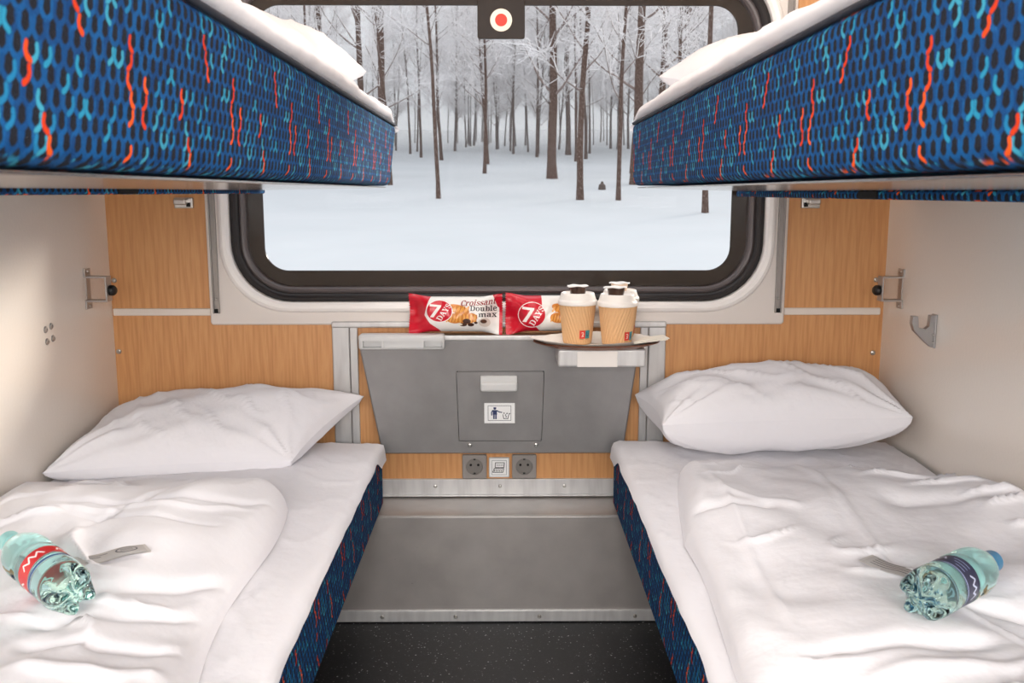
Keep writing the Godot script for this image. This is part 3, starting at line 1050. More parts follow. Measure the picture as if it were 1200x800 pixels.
# a pillow given by its four seam corners: front left, front right, back right, back left
func make_pillow(c: Array, up: float, down: float, label: String, group: String, sd: int, floor_y := -1.0) -> void:
	var n := 56
	var top := []
	var bot := []
	var axis: Vector3 = ((c[1] - c[0]) as Vector3).cross((c[3] - c[0]) as Vector3).normalized()
	if axis.y < 0: axis = -axis
	axis = (axis + Vector3.UP * 0.6).normalized()
	for j in n + 1:
		var v := j / float(n) * 2.0 - 1.0
		v = sin(v * PI / 2) * 0.6 + v * 0.4
		var l0 := PackedVector3Array()
		var l1 := PackedVector3Array()
		for i in n + 1:
			var u := i / float(n) * 2.0 - 1.0
			u = sin(u * PI / 2) * 0.6 + u * 0.4
			var uu := u * (1.0 - 0.06 * (1.0 - v * v) * absf(u))
			var vv := v * (1.0 - 0.08 * (1.0 - u * u) * absf(v))
			var a := (uu + 1.0) / 2.0
			var b := (vv + 1.0) / 2.0
			var p: Vector3 = ((c[0] as Vector3) * (1 - a) + (c[1] as Vector3) * a) * (1 - b) + ((c[3] as Vector3) * (1 - a) + (c[2] as Vector3) * a) * b
			var e := pow(maxf(0.0, (1.0 - pow(absf(u), 3.0)) * (1.0 - pow(absf(v), 2.8))), 0.52)
			# wrinkles that run in from the corners and seams
			var ang := atan2(absf(v) - 1.0, absf(u) - 1.0)
			var rad := Vector2(absf(u) - 1.0, absf(v) - 1.0).length()
			var quad := (1.0 if u > 0 else 2.0) + (10.0 if v > 0 else 20.0)
			var wr := 0.016 * wrinkle.get_noise_2d(ang * 190.0 + quad * 40.0 + sd * 17.0, rad * 60.0) * exp(-rad * 1.6) * sqrt(e)
			wr += 0.014 * soft.get_noise_2d(u * 130.0 + sd * 50.0, v * 110.0) * e
			wr += 0.008 * (pow(1.0 - absf(wrinkle.get_noise_2d(u * 160.0 + sd * 90.0 + v * 60.0, v * 60.0)), 8.0) - 0.2) * e
			l0.append(p + axis * (up * e + wr))
			var q := p - axis * (down * pow(e, 0.62) + wr * 0.5)
			if floor_y > 0.0:
				q.y = maxf(q.y, floor_y)
			l1.append(q)
		top.append(l0)
		bot.append(l1)
	var s := mb()
	var probe: Vector3 = (top[n / 2 + 1][n / 2] - top[n / 2][n / 2]).cross(top[n / 2][n / 2 + 1] - top[n / 2][n / 2])
	grid(s, top, probe.y < 0)
	grid(s, bot, probe.y > 0)
	var o := build(s, "pillow", M.linen)
	tag(o, label, "pillow", group)

# ---------------------------------------------------------------- small things

func bottle_profile() -> Array:
	# (radius, distance from the foot); water bottle of half a litre, 0.207 long without its cap
	return [[0.0, 0.006], [0.008, 0.005], [0.016, 0.002], [0.022, 0.0], [0.0275, 0.004], [0.0310, 0.012], [0.0325, 0.022], [0.0328, 0.034], [0.0318, 0.040], [0.0328, 0.046], [0.0328, 0.058], [0.0315, 0.062], [0.0315, 0.096], [0.0328, 0.100], [0.0328, 0.108], [0.0300, 0.114], [0.0295, 0.118], [0.0322, 0.124], [0.0328, 0.134], [0.0322, 0.146], [0.0295, 0.158], [0.0245, 0.170], [0.0185, 0.180], [0.0140, 0.187], [0.0125, 0.192], [0.0125, 0.204], [0.0, 0.204]]

func make_bottle(sg: float, foot: Vector3, head: Vector3, label: String, im: Image, cap: Material) -> void:
	var dir := (head - foot).normalized()
	var t := thing("water_bottle", label, "bottle", foot)
	var xf := facing(Vector3.ZERO, dir)
	var prof := bottle_profile()
	var fine := []
	for i in prof.size() - 1:
		for k in 3:
			var a: Array = prof[i]
			var b: Array = prof[i + 1]
			fine.append(Vector2(lerpf(a[0], b[0], k / 3.0), lerpf(a[1], b[1], k / 3.0)))
	fine.append(Vector2(0.0, 0.204))
	var rows := []
	for p in fine:
		var line := PackedVector3Array()
		for j in 61:
			var a := TAU * j / 60
			var q: Vector2 = p
			# five feet at the bottom
			var foot_k := smoothstep(0.034, 0.004, q.y) * smoothstep(0.004, 0.018, q.x)
			var lobe := 0.5 + 0.5 * cos(5.0 * a)
			var rr := q.x * (1.0 - 0.20 * foot_k * (1.0 - lobe))
			var yy := q.y + 0.013 * foot_k * pow(1.0 - lobe, 1.5)
			# slanting flutes on the body
			if q.y > 0.118 and q.y < 0.165:
				rr *= 1.0 + 0.012 * sin(12.0 * a + q.y * 160.0)
			line.append(xf * Vector3(cos(a) * rr, yy, sin(a) * rr))
		rows.append(line)
	var s := mb()
	grid(s, rows, false, true)
	var o := build(s, "bottle_body", M.bottle_plastic, t)
	s = mb()
	lathe(s, [Vector2(0, 0.191), Vector2(0.0150, 0.191), Vector2(0.0152, 0.193), Vector2(0.0150, 0.206), Vector2(0.0140, 0.2085), Vector2(0, 0.2085)], 40, xf)
	build(s, "cap", cap, t)
	s = mb()
	lathe(s, [Vector2(0.0126, 0.186), Vector2(0.0165, 0.187), Vector2(0.0165, 0.189), Vector2(0.0126, 0.190)], 32, xf)
	build(s, "neck_ring", cap, t)
	# label wrapped round the waist
	var lab := []
	for i in 2:
		var line := PackedVector3Array()
		for j in 49:
			var a := TAU * j / 48
			line.append(xf * Vector3(cos(a) * 0.0324, 0.062 + 0.034 * (1 - i), sin(a) * 0.0324))
		lab.append(line)
	s = mb()
	grid(s, lab, false, true, Rect2(0, 0, 1, 1))
	var lm := print_mat("bottle_label_%d" % int(sg), im, 0.35)
	lm.transparency = BaseMaterial3D.TRANSPARENCY_ALPHA
	lm.cull_mode = BaseMaterial3D.CULL_DISABLED
	build(s, "label_band", lm, t)

func make_cup(at: Vector3, turn: float, label: String, slant: float) -> Node3D:
	var t := thing("coffee_cup", label, "cup", at, turn)
	# ripple-wrapped kraft body
	var rows := []
	for i in 25:
		var k := i / 24.0
		var line := PackedVector3Array()
		for j in 257:
			var a := TAU * j / 256
			var r := lerpf(0.0325, 0.0425, k) + 0.0007 * sin(32.0 * a + k * slant) * smoothstep(0.0, 0.04, k)
			line.append(Vector3(sin(a) * r, 0.002 + 0.094 * k, cos(a) * r))
		rows.append(line)
	var s := mb()
	grid(s, rows, true, true)
	build(s, "cup_body", M.kraft, t)
	s = mb()
	lathe(s, [Vector2(0, 0.004), Vector2(0.030, 0.004), Vector2(0.031, 0.0), Vector2(0.0325, 0.002)], 40)
	build(s, "cup_foot", M.kraft, t)
	s = mb()
	lathe(s, [Vector2(0.0428, 0.090), Vector2(0.0452, 0.091), Vector2(0.0458, 0.094), Vector2(0.0455, 0.099), Vector2(0.0440, 0.1015), Vector2(0.0425, 0.103), Vector2(0.0385, 0.1155), Vector2(0.0375, 0.1175), Vector2(0.0355, 0.1180), Vector2(0.0340, 0.1150), Vector2(0, 0.1150)], 48, Transform3D(), true)
	build(s, "lid", M.lid_white, t)
	# printed marks low on the front
	var pr := []
	for i in 3:
		var line := PackedVector3Array()
		for j in 13:
			var a := lerpf(-0.05, 0.68, j / 12.0)
			var y := lerpf(0.034, 0.012, i / 2.0)
			var r := lerpf(0.0325, 0.0425, (y - 0.002) / 0.094) + 0.0009
			line.append(Vector3(sin(a) * r, y, cos(a) * r))
		pr.append(line)
	s = mb()
	grid(s, pr, true)
	build(s, "printed_mark", M.cup_print, t)
	return t

func make_creamer(at: Vector3, side: Material, label: String, turn: float) -> void:
	var t := thing("creamer_pot", label, "creamer", at, turn)
	var s := mb()
	lathe(s, [Vector2(0, 0.0), Vector2(0.0165, 0.0), Vector2(0.0178, 0.002), Vector2(0.0200, 0.016), Vector2(0.0205, 0.018)], 36)
	build(s, "pot", side, t)
	var rows := []
	for i in 5:
		var line := PackedVector3Array()
		for j in 41:
			var a := TAU * j / 40
			var r: float = [0.0, 0.012, 0.020, 0.0245, 0.0245][i]
			if i >= 3:
				r += 0.008 * pow(maxf(0.0, cos(a - 2.7)), 10.0)
			var y := 0.0195 + 0.0009 * sin(a * 5.0 + i) * (i / 4.0) - (0.0014 if i == 4 else 0.0)
			line.append(Vector3(cos(a) * r, y, sin(a) * r))
		rows.append(line)
	s = mb()
	grid(s, rows, true, true)
	build(s, "foil_lid", M.foil, t)

func pack_print(double_text: bool) -> Image:
	var w := 640
	var h := 288
	var im := picture(w, h, rgb(238, 234, 230))
	var red := rgb(206, 18, 44)
	# red end with a curved edge
	fill_poly(im, PackedVector2Array([Vector2(0, 0), Vector2(150, 0), Vector2(128, 70), Vector2(110, 150), Vector2(150, 220), Vector2(210, 270), Vector2(220, 288), Vector2(0, 288)]), red)
	if not double_text:
		fill_poly(im, PackedVector2Array([Vector2(0, 0), Vector2(270, 0), Vector2(270, 70), Vector2(210, 140), Vector2(210, 230), Vector2(260, 288), Vector2(0, 288)]), red)
	im.fill_rect(Rect2i(w - 22, 0, 22, h), red)
	fill_poly(im, PackedVector2Array([Vector2(w - 64, 0), Vector2(w, 0), Vector2(w, 110), Vector2(w - 34, 90)]), red if double_text else rgb(238, 234, 230))
	# croissants
	var o1 := rgb(214, 132, 48)
	var o2 := rgb(236, 168, 84)
	var o3 := rgb(190, 104, 34)
	var cx := 356.0 if double_text else 430.0
	for e in [[-12.0, 104.0, 78.0, 36.0, 0.35], [-40.0, 176.0, 60.0, 42.0, 0.1], [50.0, 178.0, 68.0, 44.0, -0.25]]:
		fill_poly(im, ellipse(cx + e[0], e[1], e[2], e[3], e[4]), o1)
		for q in 5:
			var a := Vector2(cx + e[0] + (q - 2) * e[2] * 0.36, e[1])
			fill_poly(im, ellipse(a.x, a.y, e[2] * 0.13, e[3] * 0.82, e[4] + 0.25), o2)
			stroke(im, [a + Vector2(e[2] * 0.2, -e[3] * 0.7), a + Vector2(e[2] * 0.12, e[3] * 0.7)], 2.0, o3)
	if double_text:
		for q in [[400, 200, 28, 20], [376, 228, 26, 14], [428, 228, 22, 14], [462, 212, 12, 10]]:
			fill_poly(im, ellipse(q[0], q[1], q[2], q[3]), rgb(66, 34, 22))
		fill_poly(im, ellipse(356, 226, 16, 8), rgb(244, 232, 214))
		fill_poly(im, ellipse(520, 208, 40, 36), rgb(214, 202, 192))
		fill_poly(im, ellipse(514, 200, 22, 16), rgb(88, 56, 42))
	# round badge
	var bx := 214.0 if double_text else 196.0
	var by := 118.0 if double_text else 150.0
	var br := 92.0 if double_text else 104.0
	fill_poly(im, ellipse(bx, by, br, br), rgb(246, 240, 238))
	fill_poly(im, ellipse(bx, by, br - 6, br - 6), red)
	write(im, "7", Vector2(bx - br * 0.36, by + 2), br * 1.15, rgb(248, 244, 240), 0.12, false, 800, 1.05)
	write(im, "DAYS", Vector2(bx + br * 0.34, by + br * 0.10), br * 0.44, rgb(248, 244, 240), -1.05, true, 700, 0.95)
	if double_text:
		write(im, "Croissant", Vector2(478, 50), 44, rgb(140, 20, 32), -0.04, true, 700, 0.82, 0.3)
		write(im, "Double", Vector2(512, 98), 40, rgb(40, 34, 36), 0.03, true, 700, 0.9)
		write(im, "max", Vector2(540, 146), 40, rgb(40, 34, 36), 0.0, true, 700)
	return im

func make_pack(at: Vector3, turn: float, tilt: float, wide: float, tall: float, label: String, im: Image, called: String, sd: int) -> void:
	var t := thing("pastry_pack", label, "snack pack", at, turn)
	var nx := 90
	var ny := 34
	var front := []
	var back := []
	for j in ny + 1:
		var v := j / float(ny)
		var f := PackedVector3Array()
		var b := PackedVector3Array()
		for i in nx + 1:
			var u := i / float(nx)
			var x := (u - 0.5) * wide
			var ends := minf(u, 1.0 - u) * wide
			# crimped end seals stay flat and flare out, the middle is puffed
			var puff := smoothstep(0.010, 0.055, ends)
			var hh := tall * (0.5 - 0.05 * puff + 0.03 * smoothstep(0.03, 0.0, ends))
			var y := (v - 0.5) * 2.0 * hh
			var th := 0.030 * puff * pow(maxf(0.0, 1.0 - pow(absf(v * 2.0 - 1.0), 2.6)), 0.6)
			var wr := 0.0035 * wrinkle.get_noise_2d(u * 520.0 + sd * 70.0, v * 170.0) * smoothstep(0.002, 0.03, ends) + 0.0035 * wrinkle.get_noise_2d(u * 160.0 + sd * 40.0, v * 420.0) * (1.0 - puff)
			wr *= 1.0 - pow(absf(v * 2.0 - 1.0), 6.0)
			var zig := 0.0010 * sin(v * 90.0) if ends < 0.010 else 0.0
			var bend := 0.010 * (1.0 - puff) * sin(v * 7.0 + sd)
			var xx := x + (0.0015 * (1.0 if (j % 2) == 0 else -1.0) * signf(u - 0.5) if i in [0, nx] else 0.0)
			f.append(Vector3(xx, y, th + wr + zig + bend))
			b.append(Vector3(xx, y, -th * 0.7 + wr + zig + bend - 0.0004))
		front.append(f)
		back.append(b)
	var lean := Transform3D(Basis(Vector3.RIGHT, tilt), Vector3(0, tall * 0.5, 0))
	for j in ny + 1:
		for i in nx + 1:
			front[j][i] = lean * front[j][i]
			back[j][i] = lean * back[j][i]
	var s := mb()
	grid(s, front, true, false, Rect2(0, 1, 1, -1))
	var m := print_mat(called, im, 0.28)
	build(s, "printed_front", m, t)
	s = mb()
	grid(s, back, false, false, Rect2(1, 1, -1, -1))
	build(s, "wrapper_back", M.pack_back, t)

func make_snacks() -> void:
	mat("pack_back", rgb(206, 30, 52), 0.3)
	var leaf := 0.40 + 0.295
	make_pack(Vector3(-0.105, leaf + 0.002, WZ + 0.046), -0.03, -0.10, 0.226, 0.094, "croissant pack with chocolate filling picture and red and silver ends", pack_print(true), "pack_print_long", 1)
	make_pack(Vector3(0.118, leaf + 0.002, WZ + 0.040), 0.05, -0.06, 0.205, 0.096, "red and cream croissant pack partly behind the coffee cups", pack_print(false), "pack_print_red", 2)
	# round brown tray on the drawn-out support
	var ty := 0.40 + 0.283
	var t := thing("serving_tray", "round brown serving tray under the coffee cups", "tray", Vector3(0.226, ty, -2.125))
	var s := mb()
	lathe(s, [Vector2(0, 0.0), Vector2(0.112, 0.0), Vector2(0.145, 0.010), Vector2(0.147, 0.0125), Vector2(0.144, 0.0125), Vector2(0.112, 0.004), Vector2(0, 0.004)], 64)
	t.scale = Vector3(1, 1, 0.58)
	build(s, "tray_dish", M.tray_brown, t)
	var rows := []
	for i in 9:
		var line := PackedVector3Array()
		for j in 73:
			var a := TAU * j / 72
			var r := i / 8.0 * (0.150 + 0.003 * sin(a * 24.0))
			var y := 0.0050 + 0.010 * smoothstep(0.106, 0.15, r) + 0.006 * smoothstep(0.11, 0.16, r) * absf(sin(a * 1.5 + 0.5))
			line.append(Vector3(cos(a) * r, y, sin(a) * r * 0.58))
		rows.append(line)
	s = mb()
	grid(s, rows, true, true)
	var d := build(s, "paper_doily", M.paper)
	d.position = Vector3(0.222, ty + 0.001, -2.126)
	tag(d, "white round paper liner on the brown serving tray", "paper liner")
	# cups
	var im := picture(160, 96, rgb(222, 176, 128))
	im.fill_rect(Rect2i(0, 0, 86, 84), rgb(212, 52, 40))
	im.fill_rect(Rect2i(86, 0, 74, 84), rgb(70, 142, 146))
	stroke(im, [Vector2(28, 24), Vector2(54, 22), Vector2(60, 40), Vector2(36, 46), Vector2(60, 60), Vector2(30, 64)], 4, rgb(236, 210, 196))
	stroke(im, [Vector2(108, 20), Vector2(112, 60), Vector2(138, 56), Vector2(134, 30)], 4, rgb(36, 62, 110))
	im.fill_rect(Rect2i(4, 88, 60, 4), rgb(120, 84, 56))
	im.fill_rect(Rect2i(92, 88, 60, 4), rgb(120, 84, 56))
	print_mat("cup_print", im, 0.7)
	var cy := ty + 0.0068
	make_cup(Vector3(0.182, cy, -2.130), 0.12, "kraft ripple coffee cup with white lid standing next to the red pack", 26.0)
	make_cup(Vector3(0.270, cy, -2.100), 0.45, "kraft ripple coffee cup with white lid beside the folded napkin", -26.0)
	make_cup(Vector3(0.288, cy, -2.1935), 1.2, "coffee cup mostly hidden behind the one beside the napkin", 26.0)
	var ly := cy + 0.1150
	make_creamer(Vector3(0.182, ly, -2.126), M.creamer_brown, "dark creamer pot on the cup lid next to the red pack", 0.4)
	make_creamer(Vector3(0.266, ly, -2.094), M.creamer_brown, "dark creamer pot on the cup lid beside the napkin", 0.0)
	make_creamer(Vector3(0.286, ly, -2.1935), M.creamer_cream, "cream-coloured creamer pot on the hindmost cup lid", 0.9)
	# folded napkin and sugar sachet at the right rim of the tray
	s = mb()
	var nap := Transform3D(Basis(Vector3.UP, 0.25) * Basis(Vector3.FORWARD, -0.06), Vector3(0.340, ty + 0.0190, -2.092))
	prism(s, PackedVector2Array([Vector2(-0.045, -0.028), Vector2(0.040, -0.024), Vector2(0.052, 0.034), Vector2(-0.010, 0.020)]), 0.0, 0.0016, nap * Transform3D(Basis(Vector3.RIGHT, -PI / 2), Vector3.ZERO))
	prism(s, PackedVector2Array([Vector2(-0.043, -0.027), Vector2(0.043, -0.026), Vector2(0.053, 0.033), Vector2(0.0, 0.028)]), 0.0020, 0.0034, nap * Transform3D(Basis(Vector3.RIGHT, -PI / 2 - 0.03), Vector3.ZERO))
	var n := build(s, "paper_napkin", M.paper_cream)
	tag(n, "folded cream paper napkin on the rim of the tray", "napkin")

func make_sachet(at: Vector3, turn: float, tilt: Vector2, label: String, lines: bool) -> void:
	var im := picture(288, 96, rgb(190, 186, 184))
	var k := rgb(92, 92, 98)
	im.fill_rect(Rect2i(0, 0, 14, 96), rgb(206, 203, 200))
	im.fill_rect(Rect2i(274, 0, 14, 96), rgb(206, 203, 200))
	if lines:
		for i in 4:
			im.fill_rect(Rect2i(40, 18 + i * 18, 150 + (i * 37) % 60, 5), k)
	else:
		stroke(im, Array(ellipse(200, 48, 42, 26)) + [Vector2(242, 48)], 3, k)
		for i in 3:
			stroke(im, [Vector2(176, 38 + i * 10), Vector2(224, 38 + i * 10)], 1.6, k)
		for i in 2:
			im.fill_rect(Rect2i(36, 34 + i * 20, 90 - i * 30, 6), k)
	var t := thing("wipe_sachet", label, "sachet", at, turn)
	var rows := []
	var low := []
	for i in 7:
		var line := PackedVector3Array()
		var l2 := PackedVector3Array()
		for j in 19:
			var u := j / 18.0 - 0.5
			var v := i / 6.0 - 0.5
			var e := 0.0022 * sqrt(maxf(0.0, (1.0 - 4.0 * u * u) * (1.0 - 4.0 * v * v)))
			var y := u * tilt.x * 0.10 + v * tilt.y * 0.034 + 0.0015 * sin(u * 9.0)
			line.append(Vector3(u * 0.10, y + 0.0012 + e, v * 0.034))
			l2.append(Vector3(u * 0.10, y, v * 0.034))
		rows.append(line)
		low.append(l2)
	var s := mb()
	grid(s, rows, false, false, Rect2(0, 0, 1, 1))
	build(s, "printed_face", print_mat("sachet_print" + ("_lines" if lines else "_oval"), im, 0.45), t)
	s = mb()
	grid(s, low, true)
	build(s, "back_face", M.foil, t)

func make_bed_things() -> void:
	var r := 0.0328
	# red and clear label
	var im := picture(512, 96, Color(1, 1, 1, 0.0))
	var red := rgb(206, 34, 40)
	fill_poly(im, PackedVector2Array([Vector2(0, 0), Vector2(512, 0), Vector2(512, 60), Vector2(380, 78), Vector2(256, 60), Vector2(130, 78), Vector2(0, 60)]), red)
	for x in [64, 192, 320, 448]:
		stroke(im, [Vector2(x - 44, 44), Vector2(x - 30, 18), Vector2(x - 16, 42), Vector2(x, 16), Vector2(x + 12, 44), Vector2(x + 30, 20), Vector2(x + 40, 40)], 3.5, rgb(250, 240, 238))
	im.fill_rect(Rect2i(0, 84, 512, 12), rgb(60, 84, 140))
	var foot := Vector3(-0.532, 0, -1.118)
	var head := Vector3(-0.692, 0, -1.257)
	foot.y = duvet_height(-1, foot.x, foot.z) + r - 0.002
	head.y = duvet_height(-1, head.x, head.z) + r - 0.002
	var mid := duvet_height(-1, (foot.x + head.x) / 2, (foot.z + head.z) / 2) + r - 0.004
	var lift := maxf(0.0, mid - (foot.y + head.y) / 2)
	foot.y += lift; head.y += lift
	make_bottle(-1, foot, head, "clear mint water bottle with a red label lying on the duvet", im, M.cap_mint)
	im = picture(512, 96, Color(0.07, 0.10, 0.26, 1.0))
	for x in [60, 230, 400]:
		stroke(im, [Vector2(x - 44, 48), Vector2(x - 32, 22), Vector2(x - 20, 46), Vector2(x - 8, 24), Vector2(x + 6, 48), Vector2(x + 20, 26), Vector2(x + 34, 46)], 3.5, rgb(196, 204, 226))
		for i in 3:
			im.fill_rect(Rect2i(x + 54, 22 + i * 20, 60 - i * 12, 4), rgb(150, 164, 200))
	im.fill_rect(Rect2i(0, 84, 512, 6), rgb(150, 164, 200))
	foot = Vector3(0.520, 0, -1.072)
	head = Vector3(0.684, 0, -1.205)
	foot.y = duvet_height(1, foot.x, foot.z) + r - 0.002
	head.y = duvet_height(1, head.x, head.z) + r - 0.002
	mid = duvet_height(1, (foot.x + head.x) / 2, (foot.z + head.z) / 2) + r - 0.004
	lift = maxf(0.0, mid - (foot.y + head.y) / 2)
	foot.y += lift; head.y += lift
	make_bottle(1, foot, head, "clear mint water bottle with a navy label and blue cap on the duvet", im, M.cap_blue)
	var p := Vector3(-0.560, 0, -1.292)
	p.y = duvet_height(-1, p.x, p.z) + 0.003
	make_sachet(p, 0.62, Vector2(0.0, 0.0), "flat grey wipe sachet with an oval mark beside the red-labelled bottle", false)
	p = Vector3(0.565, 0, -1.235)
	p.y = duvet_height(1, p.x, p.z) + 0.003
	make_sachet(p, -0.95, Vector2(0.0, 0.0), "flat grey sachet with lines of print beside the navy-labelled bottle", true)

func make_bedding() -> void:
	for sg in [-1.0, 1.0]:
		make_lower_sheet(sg)
		make_duvet(sg)
		make_upper_sheet(sg)
	make_pillow([Vector3(-0.945, 0.462, -1.86), Vector3(-0.455, 0.452, -1.975), Vector3(-0.330, 0.545, -2.215), Vector3(-0.940, 0.505, -2.225)], 0.080, 0.06, "plump white pillow with pointed corner on lower berth by the four screws", "pillows on the lower berths", 1, TOP + 0.006)
	make_pillow([Vector3(0.365, 0.520, -2.02), Vector3(0.915, 0.545, -1.985), Vector3(0.935, 0.575, -2.22), Vector3(0.332, 0.545, -2.225)], 0.085, 0.10, "thick white pillow on the lower berth below the coat hook", "pillows on the lower berths", 2, TOP + 0.006)
	make_pillow([Vector3(-0.88, 1.27, -1.80), Vector3(-0.37, 1.245, -1.85), Vector3(-0.292, 1.300, -2.13), Vector3(-0.88, 1.365, -2.15)], 0.115, 0.05, "white pillow on the upper berth at the wall with four screws", "pillows on the upper berths", 3, 1.222)
	make_pillow([Vector3(0.42, 1.232, -1.84), Vector3(0.90, 1.25, -1.80), Vector3(0.92, 1.34, -2.10), Vector3(0.350, 1.285, -2.09)], 0.085, 0.05, "white pillow on the upper berth at the wall with the hook", "pillows on the upper berths", 4, 1.222)

# ---------------------------------------------------------------- outside

func ground_y(x: float, z: float) -> float:
	return 1.036 - 2.0 + 0.075 * absf(z) + 0.10 * soft.get_noise_2d(x * 3.0, z * 3.0)

func tree_shape(sd: int, high: float, r0: float, fork: float, lean: float, twigs: int) -> Array:
	# [trunk, branches, frosted twigs] as surface tools
	var r := RandomNumberGenerator.new()
	r.seed = sd
	var tr := mb()
	var br := mb()
	var tw := mb()
	var pts := []
	var rad := []
	var p := Vector3(0, -0.3, 0)
	var dir := Vector3(lean, 1, r.randf_range(-0.03, 0.03)).normalized()
	var n := 16
	for i in n + 1:
		pts.append(p)
		var k := i / float(n)
		rad.append(r0 * (1.0 - 0.82 * k) * (1.35 if i == 0 else 1.0))
		dir = (dir + Vector3(r.randf_range(-0.035, 0.035), 0.0, r.randf_range(-0.035, 0.035)) - Vector3(dir.x, 0, dir.z) * 0.08).normalized()
		p += dir * (high / n)
	tube(tr, pts, rad, 9, false)
	var limbs := []
	if fork > 0.0:
		limbs.append([fork, r.randf_range(0.30, 0.42), high * (1.0 - fork) * 0.95, 0.72])
	for i in 19:
		limbs.append([r.randf_range(0.20, 0.97), r.randf_range(0.55, 1.2), r.randf_range(0.10, 0.22) * high, 0.34])
	var ends := []
	for l in limbs:
		var f: float = l[0] * n
		var i := mini(int(f), n - 1)
		var base: Vector3 = (pts[i] as Vector3).lerp(pts[i + 1], f - i)
		var thick: float = lerpf(rad[i], rad[i + 1], f - i) * l[3]
		var az := r.randf() * TAU
		var out := Vector3(cos(az), 0, sin(az))
		var d := (Vector3.UP * cos(l[1]) + out * sin(l[1])).normalized()
		var q := base
		var bp := [q]
		var brd := [thick]
		for k in 6:
			d = (d + Vector3(r.randf_range(-0.2, 0.2), r.randf_range(-0.02, 0.16), r.randf_range(-0.2, 0.2))).normalized()
			q += d * (l[2] / 6.0)
			bp.append(q)
			brd.append(thick * (1.0 - (k + 1) / 7.0))
			if k > 0:
				ends.append([q, d, l[2] * 0.45])
		tube(br, bp, brd, 5, false)
	# second order branches, then twigs with rime
	var tips := []
	for e in ends:
		for m in 2:
			var d: Vector3 = ((e[1] as Vector3) + Vector3(r.randf_range(-1, 1), r.randf_range(-0.5, 0.8), r.randf_range(-1, 1))).normalized()
			var a: Vector3 = e[0]
			var ln: float = e[2] * r.randf_range(0.5, 1.0)
			var b := a + d * ln * 0.5
			var c := b + (d + Vector3(r.randf_range(-0.4, 0.4), r.randf_range(-0.3, 0.3), r.randf_range(-0.4, 0.4))).normalized() * ln * 0.5
			tube(tw, [a, b, c], [0.015, 0.012, 0.006], 3, false)
			tips.append([b, d, ln])
			tips.append([c, d, ln * 0.8])
	for i in twigs:
		var e: Array = tips[r.randi() % tips.size()]
		var d: Vector3 = ((e[1] as Vector3) * 0.6 + Vector3(r.randf_range(-1, 1), r.randf_range(-0.9, 0.9), r.randf_range(-1, 1))).normalized()
		var a: Vector3 = e[0] + Vector3(r.randf_range(-0.1, 0.1), r.randf_range(-0.1, 0.1), r.randf_range(-0.1, 0.1))
		var ln: float = r.randf_range(0.35, 0.95)
		var m2 := a + d * ln * 0.5
		var c := m2 + (d + Vector3(r.randf_range(-0.5, 0.5), r.randf_range(-0.6, 0.3), r.randf_range(-0.5, 0.5))) * ln * 0.5
		tube(tw, [a, m2, c], [0.010, 0.009, 0.004], 3, false)
	return [tr.commit(), br.commit(), tw.commit()]

func make_tree(shape: Array, at: Vector3, turn: float, scale: float, label: String) -> void:
	var t := thing("forest_tree", label, "tree", at, turn, "bare trees in the snowy forest")
	t.scale = Vector3.ONE * scale
	for i in 3:
		var o := MeshInstance3D.new()
		o.mesh = shape[i]
		o.material_override = [M.bark, M.branch_bark, M.frosted_twig][i]
		o.name = ["trunk", "branches", "frosted_twigs"][i]
		t.add_child(o)

